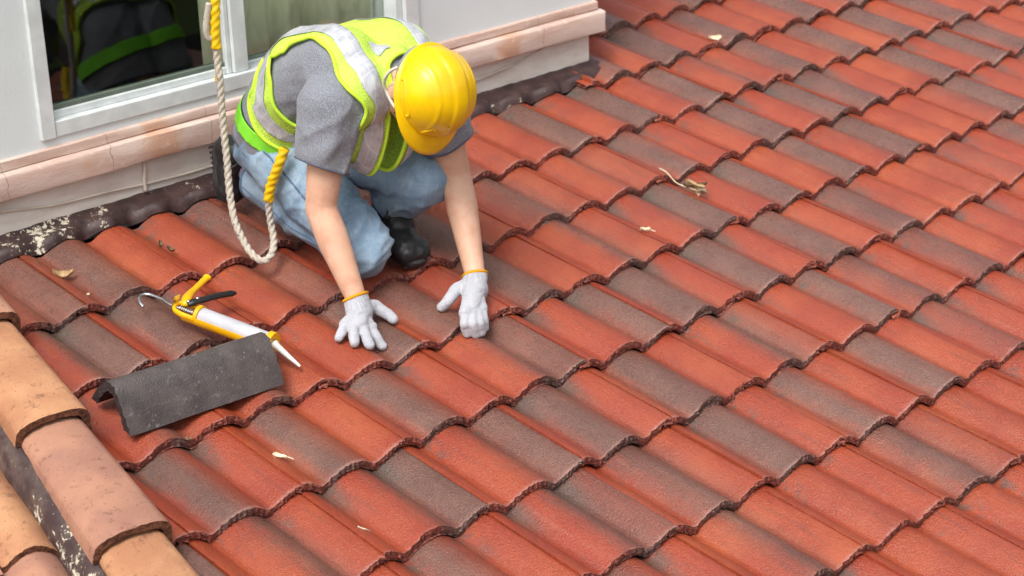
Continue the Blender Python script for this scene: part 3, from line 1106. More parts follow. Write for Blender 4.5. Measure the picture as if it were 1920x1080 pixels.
fore = lambda a, b, t: a * (1 - t) + b * t
body = []
for s in (-1, 1):
    o = LX * .045 * s
    for k in range(4):
        body.append(capsule(SP[k] + o, (.085, .085, .088, .088)[k], SP[k + 1] + o * (1 if k < 3 else .4), (.085, .088, .088, .05)[k]))
body += [capsule(SP[4], .05, shR, .05), capsule(SP[4], .05, shL, .05)]
for sh, el, wr in ((shR, elR, wrR), (shL, elL, wrL)):
    body += [capsule(sh, .052, fore(sh, el, .55), .047), capsule(fore(sh, el, .55), .047, el, .0405), capsule(el, .0405, fore(el, wr, .32), .0425), capsule(fore(el, wr, .32), .0425, wr, .027)]
body += hand_geoms(RH, wrR, .82) + hand_geoms(LH, wrL, .82)
for hp_, kn, an in ((hipR, knR, anR), (hipL, knL, anL)):
    body += [capsule(hp_, .075, kn, .055), capsule(kn, .050, fore(kn, an, .35), .05), capsule(fore(kn, an, .35), .05, an, .036)]
body += [capsule(SP[4] + A(0, .02, -.005), .056, hd_(0, -.028, -.075), .052),
         ellipsoid(hd_(0, -.004, .012), (.074, .093, .092), [SH, FH, UH]),
         ellipsoid(hd_(0, .030, -.045), (.058, .058, .062), [SH, FH, UH]),
         capsule(hd_(0, .060, -.082), .022, hd_(0, .045, -.070), .032),           # chin
         capsule(hd_(.042, .030, -.060), .022, hd_(.060, -.015, -.030), .022), capsule(hd_(-.042, .030, -.060), .022, hd_(-.060, -.015, -.030), .022),   # jaw
         capsule(hd_(0, .088, .012), .008, hd_(0, .108, -.026), .0125),           # nose
         capsule(hd_(.017, .088, -.028), .009, hd_(-.017, .088, -.028), .009),
         capsule(hd_(.022, .082, -.056), .007, hd_(-.022, .082, -.056), .007), capsule(hd_(.020, .081, -.064), .0075, hd_(-.020, .081, -.064), .0075),   # lips
         capsule(hd_(.045, .078, .022), .010, hd_(.014, .086, .020), .009), capsule(hd_(-.045, .078, .022), .010, hd_(-.014, .086, .020), .009)]         # brows
for s in (1, -1):
    body += [ellipsoid(hd_(.079 * s, -.012, -.012), (.011, .021, .032), [SH, FH, UH]), capsule(hd_(.083 * s, -.024, .006), .006, hd_(.085 * s, -.020, -.030), .006)]
V, F = blob(body, .0060, 5)
ob = person.part('body', V, F, M_SKIN)
# eyes
for s in (1, -1):
    V, F = ellipsoid(hd_(.030 * s, .076, .000), (.013, .011, .009), [SH, FH, UH], 12, 8)
    person.part('eye', V, F, simple('eye_white', (.7, .68, .66, 1), .2), parent=ob)
V, F = blob([ellipsoid(hd_(0, -.018, .018), (.077, .086, .086), [SH, FH, UH]), ellipsoid(hd_(0, -.050, -.010), (.060, .042, .046), [SH, FH, UH])], .006, 4)
f = np.minimum(((V - HC) @ FH) * -1 + .035 + np.maximum(0, (V - HC) @ UH - .02) * .5, 1)
V, F, _ = clip(V, F, f)
person.part('hair', V, F, M_HAIR)

# ---- jeans
j = []
for s, hp_ in ((-1, hipR), (1, hipL)):
    j += [capsule(SP[1] + LX * .048 * s + A(0, 0, -.012), .092, hp_ + A(0, .01, 0), .098), capsule(hp_ + A(0, .030, -.01), .095, hp_, .095)]
j += [capsule(hipR, .100, knR + A(.0, .03, .02), .080), capsule(knR + A(0, .03, .02), .080, knR, .074),
      capsule(knR, .070, fore(knR, anR, .4), .068), capsule(fore(knR, anR, .4), .068, fore(knR, anR, .86), .063), capsule(fore(knR, anR, .8), .060, fore(knR, anR, .93), .060),
      capsule(hipL, .098, knL, .078), capsule(knL, .076, fore(knL, anL, .5), .072), capsule(fore(knL, anL, .5), .072, fore(knL, anL, .9), .066)]
V, F = blob(j, .0070, 4)
def folds(V, F, axis, amp, fa, fc, off):
    """soft creases running across an axis"""
    N = normals(V, F)
    x, y, d = frame_of(np.array(axis, float))
    D = np.zeros(len(V))
    for i, p in enumerate(V):
        w = noise.noise(Vector(p * 5 + off)) * .05
        q = Vector(((p @ d + w) * fa, p @ x * fc, p @ y * fc)) + Vector((off, 0, off))
        n1 = 1 - abs(noise.noise(q)) * 2.4
        D[i] = amp * (max(n1, 0.0) ** 1.6 - .25) * (0.35 + 0.65 * min(1, max(0, noise.noise(Vector(p * 6 + off * 2)) * 2 + .5)))
    return V + N * D[:, None]
V = wrinkle(V, F, [((7, 10, 14), .0060, (1, 2, 3), False)])
V = folds(V, F, (.05, -.9, -.35), .0125, 15, 4, 3.0)
V = folds(V, F, (.3, -.5, -.8), .0070, 24, 6, 11.0)
V[:, 2] = np.maximum(V[:, 2], -.016)
# open trouser ends at the ankles, and the waist
dR = (anR - knR) / np.linalg.norm(anR - knR); dL = (anL - knL) / np.linalg.norm(anL - knL)
def leg_end(P, kn, an, d, t):
    L = np.linalg.norm(an - kn)
    s = (P - kn) @ d
    rad = np.linalg.norm(P - kn - s[:, None] * d, axis=1)
    return np.where(rad < .105, L * t - s, 1.0)
f = np.minimum(leg_end(V, knR, anR, dR, .97), np.where(V[:, 2] < .19, leg_end(V, knL, anL, dL, .86), 1.0))
f = np.where((V[:, 1] > .84) & (V[:, 2] > .13), 1.0, f)
Vj, Fj, ch = clip(V, F, f)
jeans = person.part('jeans', Vj, Fj, M_DENIM)
solidify(jeans, .003)
for c, cl in ch:
    Vt, Ft = tube(resample(c, .006, cl), .0045, 8, cl)
    person.part('trouser_hem', Vt, Ft, M_DENIMSEAM, parent=jeans)

from mathutils.bvhtree import BVHTree
bvj = BVHTree.FromPolygons([Vector(p) for p in Vj], Fj)
def on_jeans(p, d, off=.0015):
    """the jeans surface met when coming from outside along direction d"""
    p, d = Vector(p), Vector(d).normalized()
    hit = bvj.ray_cast(p + d * .5, -d)
    return None if hit[0] is None else np.array(hit[0] + hit[1] * off)
def seam(pts, d, r=.0016):
    P = [q for q in (on_jeans(p, d) for p in catmull(pts, 8)) if q is not None]
    V, F = tube(resample(P, .006), r, 6)
    person.part('denim_seam', V, F, M_DENIMSEAM, parent=jeans)
dv = (-.86, .10, .5)
seam([(.33, .705, .33), (.33, .670, .25), (.35, .58, .20), (.37, .47, .14), (.38, .37, .085)], dv)
seam([(.33, .712, .33), (.33, .678, .25), (.35, .588, .20), (.37, .478, .14), (.38, .378, .085)], dv, .001)
seam([(.38, .40, .04), (.37, .55, .05), (.365, .70, .06), (.365, .79, .07)], (-.9, 0, .25))
seam([(.36, .80, .30), (.36, .80, .21), (.36, .74, .18), (.36, .70, .24), (.36, .72, .31), (.36, .80, .30)], (-.6, .7, .1), .0014)
seam([(.50, .62, .30), (.54, .52, .29), (.58, .42, .27), (.60, .36, .24)], (-.2, -.5, 1))
V, F = ellipsoid(on_jeans((.34, .715, .315), dv), (.006, .004, .004), None, 8, 5)
person.part('rivet_tab', V, F, M_LABELRED, parent=jeans)

# ---- t-shirt: torso and sleeves
def torso(grow, sleeves=True, hang=0.0):
    g = []
    for s in (-1, 1):
        o = LX * s
        g += [capsule(SP[0] + o * .058 + A(0, -.01, .02), .112 + grow, SP[1] + o * .056, .104 + grow),
              capsule(SP[1] + o * .056, .104 + grow, SP[2] + o * .066, .106 + grow),
              capsule(SP[2] + o * .066, .106 + grow, SP[3] + o * .080, .102 + grow),
              capsule(SP[3] + o * .080, .102 + grow, SP[4] + o * .085 + A(0, .03, -.035), .078 + grow)]
    for sh in (shR, shL):
        g.append(capsule(SP[4] + A(0, .02, -.015), .066 + grow, sh + (SP[4] - sh) * .12, .068 + grow))
    g.append(capsule(SP[4] + A(0, .015, 0), .062 + grow, HC - UH * .09 - FH * .02, .058 + grow * .5))
    if hang: g.append(ellipsoid(A(.45, .375, .405), (.125, .060, .09 + hang)))
    if sleeves:
        for sh, el in ((shR, elR), (shL, elL)):
            e = fore(sh, el, .66)
            out = LX * (-.006 if sh is shR else .006)
            g += [capsule(sh, .080 + grow, fore(sh, e, .5) + out, .074 + grow), capsule(fore(sh, e, .5) + out, .074 + grow, e + out, .064 + grow), capsule(e + out, .064 + grow, fore(sh, el, .95) + out, .058 + grow)]
    return g
def spine_coords(P):
    """position along the spine (0 hips, 1 neck), sideways distance (+ to the left), distance towards the back"""
    best = np.full(len(P), 1e9); t = np.zeros(len(P)); C = np.zeros_like(P); T = np.zeros_like(P)
    cum = np.r_[0, np.cumsum([np.linalg.norm(SP[k + 1] - SP[k]) for k in range(4)])]
    for k in range(4):
        a, d = SP[k], SP[k + 1] - SP[k]
        L = np.linalg.norm(d); d = d / L
        s = np.clip((P - a) @ d, -.12 if k == 0 else 0, L + (.12 if k == 3 else 0))
        c = a + s[:, None] * d
        # distance in the plane across the body only, so that wide shoulders do not slide along the spine
        dd = np.linalg.norm((P - c) - ((P - c) @ LX)[:, None] * LX, axis=1)
        m = dd < best
        best[m] = dd[m]; t[m] = (cum[k] + s[m]) / cum[-1]; C[m] = c[m]; T[m] = d
    X = (P - C) @ LX
    D = np.cross(LX, T)
    D *= np.sign(D[:, 2] + D[:, 1] * .6)[:, None]
    return t, X, ((P - C) * D).sum(1)
V, F = blob(torso(0.0), .0070, 4)
V = wrinkle(V, F, [((9, 7, 9), .0060, (3, 5, 1), False), ((15, 6, 9), .0055, (8, 2, 2), True)])
V = folds(V, F, (.75, -.1, -.65), .0085, 18, 5, 7.0)
t, X, dz = spine_coords(V)
fs = np.full(len(V), 1.0)
for sh, el in ((shR, elR), (shL, elL)):
    d = (el - sh) / np.linalg.norm(el - sh)
    s = (V - sh) @ d
    rad = np.linalg.norm(V - sh - s[:, None] * d, axis=1)
    side = ((V - SP[3]) @ LX) * (-1 if sh is shR else 1)
    fs = np.minimum(fs, np.where((rad < .11) & (side > .085) & (s > .08), np.linalg.norm(el - sh) * .60 - s + .30 * ((V - sh) @ LX) * (1 if sh is shR else -1), 1.0))
neck = (HC - UH * .075) - SP[4]; nd_ = neck / np.linalg.norm(neck)
fn = .052 - (V - SP[4]) @ nd_
fn = np.where(np.linalg.norm(np.cross(V - SP[4], nd_), axis=1) < .10, fn, 1.0)
Vs, Fs, ch = clip(V, F, np.minimum(np.minimum(fs, fn), t + .02))
shirt = person.part('t_shirt', Vs, Fs, M_SHIRT)
solidify(shirt, .0025)
for c, cl in ch:
    Vt, Ft = tube(resample(c, .006, cl), .0032, 8, cl)
    person.part('shirt_hem', Vt, Ft, M_STITCH, parent=shirt)

# ---- harness belt: a band round the waist over the shirt
V, F = blob(torso(.010, False), .0070, 8)
t, X, dz = spine_coords(V)
tilt = t - .035 * (X / .15)
Vb, Fb, ch = clip(V, F, np.minimum(tilt - .125, .205 - tilt))
belt = person.part('harness_belt', Vb, Fb, M_BELT)
solidify(belt, .003, 1)
for c, cl in ch:
    Vt, Ft = tube(resample(c, .008, cl), .0022, 6, cl)
    person.part('belt_edge', Vt, Ft, M_BELTEDGE, parent=belt)

# ---- lime mesh vest
V, F = blob(torso(.013, False, .045), .0065, 7)
V = wrinkle(V, F, [((10, 8, 8), .0045, (3, 1, 6), False), ((22, 10, 12), .0035, (5, 2, 2), True)])
t, X, dz = spine_coords(V)
aX = np.abs(X)
def sm(x, a, b): 
    q = np.clip((x - a) / (b - a), 0, 1); return q * q * (3 - 2 * q)
half = .150 + .012 * sm(t, .8, 1.0) - .040 * sm(-dz, .0, .07)         # how far the panels reach to the side
wav = np.array([noise.noise(Vector(p * 16)) for p in V]) * .006
hc = t - (.37 - .20 * sm(.10 - dz, .0, .17) - .02 * sm(-dz, .05, .12))   # height above the hem, which rides up at the back
f_arm = np.maximum(half - aX + wav, (.215 - hc) * .5 + wav)
hem = hc + wav * .5
f_neck = np.maximum(aX - .050, 1.05 - t)
f_neck = np.minimum(f_neck, 1.12 - t)
f_front = np.where(dz < -.03, aX - .034, 1.0)
VF = np.minimum(np.minimum(f_arm, hem), np.minimum(f_neck, f_front))
Vv, Fv, ch = clip(V, F, VF)
vest = person.part('safety_vest', Vv, Fv, M_LIME)
solidify(vest, .0015)
for c, cl in ch:
    Vt, Ft = tube(resample(c, .008, cl, 3), .0052, 8, cl)
    person.part('vest_binding', Vt, Ft, M_PIPING, parent=vest)
N = normals(V, F)
Vo = V + N * .0035
def strip(name, fband, uvf, mat=None):
    Vq, Fq, _ = clip(Vo, F, np.minimum(np.minimum(VF - .004, 1), fband))
    if len(Vq) == 0: return
    o = person.part(name, Vq, Fq, mat or M_SILVER, parent=vest)
    uv = uvf(Vq)
    lay = o.data.uv_layers.new(name='UVMap')
    idx = np.empty(len(o.data.loops), int); o.data.loops.foreach_get('vertex_index', idx)
    lay.data.foreach_set('uv', uv[idx].ravel())
    solidify(o, .0012)
def uv_long(P):
    t, X, dz = spine_coords(P)
    return np.c_[X / .025 + .18, t * 21]
def uv_cross(P):
    t, X, dz = spine_coords(P)
    return np.c_[np.arctan2(X, dz) * 6.0, t * 21]
cX = .108 - .036 * sm(-dz, -.01, .07)
strip('silver_tape', np.where(X < 0, .025 - np.abs(-X - cX), -1.0), uv_long)
strip('silver_tape', np.where(X > 0, .025 - np.abs(X - cX), -1.0), uv_long)
strip('silver_tape', .046 - np.abs(hc - .105), uv_cross)

LB = fore(SP[3], SP[4], .62) + A(-.02, .0, .10); LT = (SP[4] - SP[3]) / np.linalg.norm(SP[4] - SP[3])
strip('vest_label', np.minimum(np.minimum(.020 - np.abs((Vo - LB) @ LX), .024 - np.abs((Vo - LB) @ LT)), (Vo - LB) @ np.cross(LX, LT) * (1 if np.cross(LX, LT)[2] > 0 else -1) + .05), uv_long, M_GLOVE)
# ---- helmet
HB = hd_(0, -.004, .030)           # centre of the rim plane
def hel(r, f, u): return HB + SH * r + FH * f + UH * u
def dome(th, ps, grow=0.0):
    """th round the head from the front, ps 0 at the rim to pi/2 at the crown"""
    rx, ry, rz_ = .104 + grow, .110 + grow, .114 + grow
    c, s = math.cos(ps) ** .85, math.sin(ps)
    x, y = rx * c * math.sin(th), ry * c * math.cos(th)
    # raised centre band and two side ridges
    q = abs(x)
    rid = .0036 * (1 / (1 + math.exp((q - .020) / .0013)))
    rid += .0030 * math.exp(-((q - .058) / .0032) ** 2) * (1 if y < .09 else 0.3)
    rid *= min(1, ps / .35)
    k = 1 + rid / .115
    return x * k, y * k, rz_ * s * k
V, F = [], []
nt, npz = 120, 34
for k in range(npz + 1):
    ps = (math.pi / 2 - .0005) * k / npz
    for q in range(nt):
        th = 2 * math.pi * q / nt
        V.append(hel(*dome(th, ps)))
for k in range(npz):
    for q in range(nt):
        F.append((k * nt + q, k * nt + (q + 1) % nt, (k + 1) * nt + (q + 1) % nt, (k + 1) * nt + q))
F.append(tuple(npz * nt + q for q in range(nt)))
helmet = person.part('helmet', V, F, M_HELMET)
solidify(helmet, .003)
# brim: narrow gutter all round, long peak at the front
V, F = [], []
nr = 7
for q in range(nt):
    th = 2 * math.pi * q / nt
    pk = max(0.0, math.cos(th)) ** 1.6
    wdt = .009 + .042 * pk
    x0, y0, z0 = dome(th, 0.0)
    nx_, ny_ = math.sin(th), math.cos(th)
    for k in range(nr):
        e = k / (nr - 1)
        V.append(hel(x0 + nx_ * wdt * e * .8, y0 + ny_ * wdt * e, .004 - (.004 + .020 * pk) * e ** 1.4 - .010 * (1 - abs(ny_)) * e))
for q in range(nt):
    for k in range(nr - 1):
        a, b = q * nr + k, ((q + 1) % nt) * nr + k
        F.append((a, a + 1, b + 1, b))
brim = person.part('brim', V, F, M_HELMET, parent=helmet)
solidify(brim, .0032)
# raised lugs: two slot covers at the sides and a stepped V at the front
def lug(pts, r, h):
    P = catmull([hel(*dome(th, ps, .002)) for th, ps in pts], 6)
    Vt, Ft = tube(P, r, 8)
    return Vt, Ft
V, F = join(lug([(-.55, .50), (-.28, .36), (0, .26), (.28, .36), (.55, .50)], .0048, 0), lug([(-.58, .50), (-.62, .30), (-.58, .12)], .0042, 0), lug([(.58, .50), (.62, .30), (.58, .12)], .0042, 0))
person.part('front_ridge', V, F, M_HELMET, parent=helmet)
for s in (1, -1):
    V, F = lug([(s * (math.pi / 2 + .42), .10), (s * (math.pi / 2 + .38), .20), (s * (math.pi / 2), .24), (s * (math.pi / 2 - .38), .20), (s * (math.pi / 2 - .42), .10)], .0045, 0)
    person.part('side_slot_cover', V, F, M_HELMET, parent=helmet)
# lining band inside the rim and the white chin cord with its hook
V, F = [], []
for q in range(60):
    th = 2 * math.pi * q / 60
    for z in (.006, -.030):
        V.append(hel(.088 * math.sin(th), .106 * math.cos(th) - .004, z))
for q in range(60):
    a, b = q * 2, ((q + 1) % 60) * 2
    F.append((a, a + 1, b + 1, b))
o = person.part('head_band', V, F, M_HLINE, parent=helmet)
solidify(o, .003)
cord = [hel(.098, -.075, .000), hel(.102, -.062, -.030), hel(.098, -.035, -.058), hel(.090, -.005, -.060), hel(.092, .025, -.035), hel(.098, .032, -.008)]
twist = lambda th, s: 1 + .22 * math.cos(2 * (th - s * 700))
V, F = tube(resample(catmull(cord, 10), .0012), .0038, 8, rfun=twist)
person.part('chin_cord', V, F, M_CORD, parent=helmet)
V, F = join(tube(catmull([hel(.098, .030, -.006), hel(.104, .034, -.018), hel(.100, .040, -.028), hel(.095, .036, -.018)], 5), .0022, 6), tube([hel(.099, .018, -.024), hel(.099, .046, -.024)], .0022, 6))
person.part('cord_hook', V, F, M_METAL, parent=helmet)
V, F = [], []
for th, ps, r in ((.30, .75, .0034), (-.35, .95, .0022), (.05, 1.05, .0016), (.62, .62, .0018), (-.1, .5, .0018), (.2, .12, .002), (-.15, .08, .0016)):
    V, F = ellipsoid(np.array(hel(*dome(th, ps, .0006))), (r, r * 1.8, r * .35 + .0006), None, 8, 4)
    person.part('scuff_mark', V, F, M_SCUFF, parent=helmet)

# ---- gloves
for H, wr, el, nm in ((RH, wrR, elR, 'r'), (LH, wrL, elL, 'l')):
    g = hand_geoms(H, wr, 1.06)
    d = (wr - el) / np.linalg.norm(wr - el)
    c0, c1 = wr + d * .000, np.array(H['palm'][0]) + d * .02
    g += [capsule(c0 - d * .01, .0315, c1, .0325)]
    V, F = blob(g, .0028, 5)
    # ribbed cuff and knit folds
    s = (V - c0) @ d
    NN = normals(V, F)
    ang = np.arctan2((V - c0) @ frame_of(d)[0], (V - c0) @ frame_of(d)[1])
    V = V + NN * (np.cos(ang * 26) * .0008 * np.clip((.040 - s) / .02, 0, 1))[:, None]
    V = wrinkle(V, F, [((40, 40, 50), .0016, (2, 2, 2), False), ((20, 70, 80), .0009, (5, 1, 3), True)])
    V[:, 2] = np.maximum(V[:, 2], -.03)
    Vg, Fg, ch = clip(V, F, (V - c0) @ d + .004)
    gl = person.part('glove', Vg, Fg, M_GLOVE)
    solidify(gl, .0015)
    for c, cl in ch:
        cc = resample(c, .004, cl)
        Vt, Ft = tube(cc, .0042, 8, cl)
        person.part('cuff_band', Vt, Ft, M_GLOVEBAND, parent=gl)

# ---- shoes
def shoe(toe, heel, ank, up, nm, kw=1.0):
    toe, heel, ank, up = A(*toe), A(*heel), A(*ank), A(*up)
    ax = toe - heel; L = np.linalg.norm(ax); ax /= L
    up = up - ax * (up @ ax); up /= np.linalg.norm(up)
    sd_ = np.cross(ax, up)
    P = lambda s, w, h: heel + ax * s * L + sd_ * w + up * h
    g = [capsule(P(.12, 0, .040), .036, P(.45, 0, .038), .034), capsule(P(.45, .004, .034), .034, P(.80, .006, .026), .034), capsule(P(.80, -.010, .024), .030, P(.88, -.008, .022), .028),
         capsule(P(.80, .014, .024), .030, P(.88, .012, .022), .028), capsule(P(.14, 0, .05), .036, P(.20, 0, .085), .036), capsule(P(.2, 0, .085), .036, P(.45, 0, .055), .032)]
    g = [(heel + (v - heel) + np.outer((v - heel) @ sd_, sd_) * (kw - 1), f) for v, f in g]
    V, F = blob(g, .005, 4)
    V = wrinkle(V, F, [((40, 40, 40), .0022, (1, 4, 2), True)])
    hgt = (V - heel) @ up
    V, F, _ = clip(V, F, hgt - .012)
    so = person.part('shoe', V, F, M_SHOE)
    # sole with a welt and tread bars
    out = []
    n = 40
    for k in range(n):
        th = 2 * math.pi * k / n
        s = .5 + .53 * math.cos(th)
        w = kw * math.sin(th) * (.036 + .008 * math.cos(th)) * (1 - .18 * math.exp(-((s - .38) / .16) ** 2))
        out.append((s, w))
    V, F = [], []
    for h, sc in ((-.008, .96), (-.004, 1.0), (.010, 1.02), (.015, .98), (.017, .90)):
        for s, w in out: V.append(P(.5 + (s - .5) * sc, w * sc * 1.05, h))
    for k in range(4):
        for q in range(n):
            F.append((k * n + q, k * n + (q + 1) % n, (k + 1) * n + (q + 1) % n, (k + 1) * n + q))
    F += [tuple(range(n - 1, -1, -1)), tuple(4 * n + q for q in range(n))]
    tr = [(V, F)]
    for s in np.linspace(.08, .95, 11):
        w = .034 if s > .55 else .030
        c = [P(s - .025, -w, -.0098), P(s + .02, -w, -.0098), P(s + .02, w, -.0098), P(s - .025, w, -.0098), P(s - .025, -w, -.006), P(s + .02, -w, -.006), P(s + .02, w, -.006), P(s - .025, w, -.006)]
        tr.append((np.array(c), [(0, 3, 2, 1), (4, 5, 6, 7), (0, 1, 5, 4), (1, 2, 6, 5), (2, 3, 7, 6), (3, 0, 4, 7)]))
    V, F = join(*tr)
    person.part('sole', V, F, M_SOLE, parent=so, sharp=50)
    # laces and collar
    la = []
    for k, s in enumerate((.34, .42, .50, .58)):
        h = .092 - (s - .34) * .13
        la.append(tube(catmull([P(s, -.026, h - .016), P(s + .02, -.006, h + .003), P(s + .015, .012, h + .002), P(s, .028, h - .016)], 5), .003, 6))
        la.append(tube(catmull([P(s + .02, -.026, h - .022), P(s + .005, 0, h + .004), P(s - .02, .027, h - .012)], 5), .003, 6))
    la.append(tube(catmull([P(.36, .0, .098), P(.40, .03, .108), P(.46, .045, .085), P(.42, .02, .094)], 6), .003, 6))
    la.append(tube(catmull([P(.36, .0, .098), P(.42, -.03, .108), P(.50, -.04, .080), P(.44, -.01, .092)], 6), .003, 6))
    # toe-cap seam and welt line
    la.append(tube(catmull([P(.66, -.036 * kw, .030), P(.70, -.020 * kw, .050), P(.71, 0, .058), P(.70, .022 * kw, .050), P(.66, .038 * kw, .030)], 6), .0022, 6))
    V, F = join(*la)
    person.part('laces', V, F, M_SOLE, parent=so)
    return so
shoe((.545, .300, -.004), (.605, .515, .000), anL, (0, .1, 1), 'l', 1.32)
shoe((.322, .852, .000), (.334, .925, .150), anR, (0, -.9, .25), 'r')
V, F = blob([capsule(anL + A(0, .0, .03), .043, anL + A(0, -.005, -.03), .040)], .006, 3)
person.part('sock', V, F, M_SOCK)
V, F = blob([capsule(anR + A(0, -.04, 0), .046, anR + A(0, .03, .03), .042)], .006, 3)
person.part('sock', V, F, M_SOCK)
# ------------------------------------------------------------------ loose ridge tile
M_RIDGE = None
def ridge_mat():
    b = MatB('charcoal_ridge_concrete')
    co = b.coord()
    n = b.noise(co, 20, 4)
    colr = b.mix(b.ramp(n, .3, .7), srgb(70, 63, 62), srgb(90, 82, 80))
    pit = b.noise(co, 260, 2, .5)
    colr = b.mix(b.ramp(b.noise(co, 60, 5, .7), .57, .72, 0, .5), colr, srgb(150, 144, 142))
    colr = b.mix(b.ramp(b.voro(co, 34), .06, .03, 0, .6), colr, srgb(176, 170, 166))
    b.bsdf(colr, .44, b.bump(pit, .55, .0045), .5)
    return b.m
M_RIDGE = ridge_mat()
M_RIDGEEDGE = simple('charcoal_broken_edge', srgb(70, 58, 58), .85, .2, bump=(160, 1.0, .006))
rt = Thing('ridge_tile', 'loose charcoal grey angled ridge tile lying upside on the red tiles behind the caulking gun', 'tile', (-.30, .15, 0))
rt.e['label'] = 'loose charcoal ridge tile lying across the red tiles in front of the caulking gun'
E0, E1 = A(-.509, .146, 0.002), A(-.094, .122, 0.002)
ax_ = (E1 - E0); LR = np.linalg.norm(ax_); ax_ /= LR
pr_ = A(-ax_[1], ax_[0], 0)
V, F, fm = [], [], []
nu, nl = 41, 26
rr = np.random.RandomState(5)
def rsec(u, th):
    """u -1 front foot .. 1 back foot; rounded apex, flat flanks"""
    hw, hh = .090, .094
    x = u * hw
    cc = .34
    z = hh * (1 - (math.sqrt(u * u + cc) - math.sqrt(cc)) / (math.sqrt(1 + cc) - math.sqrt(cc)))
    return x, z - th
for side in (0, 1):
    for l in range(nl + 1):
        t_ = l / nl
        for k in range(nu):
            u = -1 + 2 * k / (nu - 1)
            x, z = rsec(u, 0.026 * side)
            if side: x *= .86
            z = max(z, -.0) + .002
            jg = rr.normal(0, .0014) if l in (0, nl) else 0
            p = E0 + ax_ * (LR * t_ + jg) + pr_ * x + A(0, 0, z)
            p[2] += noise.noise(Vector((t_ * 3, u * 2, side))) * .0015
            V.append(p)
N_ = (nl + 1) * nu
for l in range(nl):
    for k in range(nu - 1):
        a = l * nu + k
        F.append((a, a + nu, a + nu + 1, a + 1)[::-1]); fm.append(0)
        b = a + N_
        F.append((b, b + nu, b + nu + 1, b + 1)); fm.append(1)
for k in range(nu - 1):
    F.append((k, k + 1, N_ + k + 1, N_ + k)[::-1]); fm.append(1)
    a = nl * nu + k
    F.append((a, a + 1, N_ + a + 1, N_ + a)); fm.append(1)
for l in range(nl):
    for k in (0, nu - 1):
        a = l * nu + k
        F.append((a, a + nu, N_ + a + nu, N_ + a) if k == 0 else (a, N_ + a, N_ + a + nu, a + nu)); fm.append(1)
rt.part('ridge_body', V, F, (M_RIDGE, M_RIDGEEDGE), True, sharp=48, fmat=fm)

# ------------------------------------------------------------------ caulking gun
M_GUNY = simple('yellow_gun_paint', srgb(246, 182, 4), .35, .5, bump=(40, .05, .001))
M_TUBE = simple('white_cartridge', srgb(190, 190, 194), .35, .5)
M_NOZ = simple('white_nozzle_plastic', srgb(226, 222, 214), .4, .5)
M_BLK = simple('black_trigger_plastic', (.014, .014, .015, 1), .35, .5)
gun = Thing('caulking_gun', 'yellow caulking gun with white cartridge and black trigger beside the loose ridge tile', 'caulking gun', (-.10, .28, 0))
G0, G1 = A(-.145, .418, .036), A(-.050, .150, .040)      # rear plate, front cap
gx = G1 - G0; GL = np.linalg.norm(gx); gx /= GL
gz = A(0, 0, 1) - gx * gx[2]; gz /= np.linalg.norm(gz)
gy = np.cross(gz, gx)                                     # to the right in the picture (away from the roof's low left)
if gy[0] < 0: gy = -gy
def gp(s, y, z): return G0 + gx * s + gy * y + gz * z
CS = .075                                                 # where the cartridge starts
V, F = tube([gp(CS, 0, 0), gp(CS + .002, 0, 0), gp(CS + .004, 0, 0), gp(GL - .006, 0, 0), gp(GL - .003, 0, 0)], [.0215, .0225, .0228, .0228, .0228], 32)
gun.part('cartridge', V, F, M_TUBE, sharp=40)
tip = A(-.029, .063, .012)
nb = gp(GL + .004, 0, 0)
V, F = tube([nb, fore(nb, tip, .06), fore(nb, tip, .10), fore(nb, tip, .55), fore(nb, tip, 1.0)], [.0115, .0115, .0095, .0062, .0032], 18)
gun.part('nozzle', V, F, M_NOZ, sharp=40)
# half-round cradle below the cartridge with two side rails, front yoke and rear plate
def rail(y, z, w, h, s0, s1):
    P = [gp(s, y + a * w, z + b * h) for s in (s0, s1) for a, b in ((-1, -1), (1, -1), (1, 1), (-1, 1))]
    return np.array(P), [(0, 3, 2, 1), (4, 5, 6, 7), (0, 1, 5, 4), (1, 2, 6, 5), (2, 3, 7, 6), (3, 0, 4, 7)]
def arc_shell(s0, s1, r0, r1, a0, a1, n=16):
    V, F = [], []
    for k in range(n + 1):
        a = a0 + (a1 - a0) * k / n
        for s, r in ((s0, r0), (s1, r0), (s1, r1), (s0, r1)):
            V.append(gp(s, r * math.cos(a), r * math.sin(a)))
    for k in range(n):
        for q in range(4):
            F.append((k * 4 + q, k * 4 + (q + 1) % 4, k * 4 + 4 + (q + 1) % 4, k * 4 + 4 + q))
    F += [(3, 2, 1, 0), tuple(n * 4 + q for q in range(4))]
    return np.array(V), F
V, F = join(arc_shell(.030, GL + .002, .0236, .0262, math.pi * .93, math.pi * 1.30), arc_shell(.055, GL + .002, .0236, .0258, -math.pi * .22, math.pi * .02))
gun.part('cradle', V, F, M_GUNY, sharp=40)
V, F = join(arc_shell(GL - .010, GL + .003, .0228, .0280, 0, 2 * math.pi, 30), arc_shell(GL + .003, GL + .0055, .0120, .0280, 0, 2 * math.pi, 30))
gun.part('front_yoke', V, F, M_GUNY, sharp=40)
V, F = join(arc_shell(CS - .010, CS, .004, .0262, 0, 2 * math.pi, 30))
gun.part('rear_disc', V, F, M_GUNY, sharp=40)
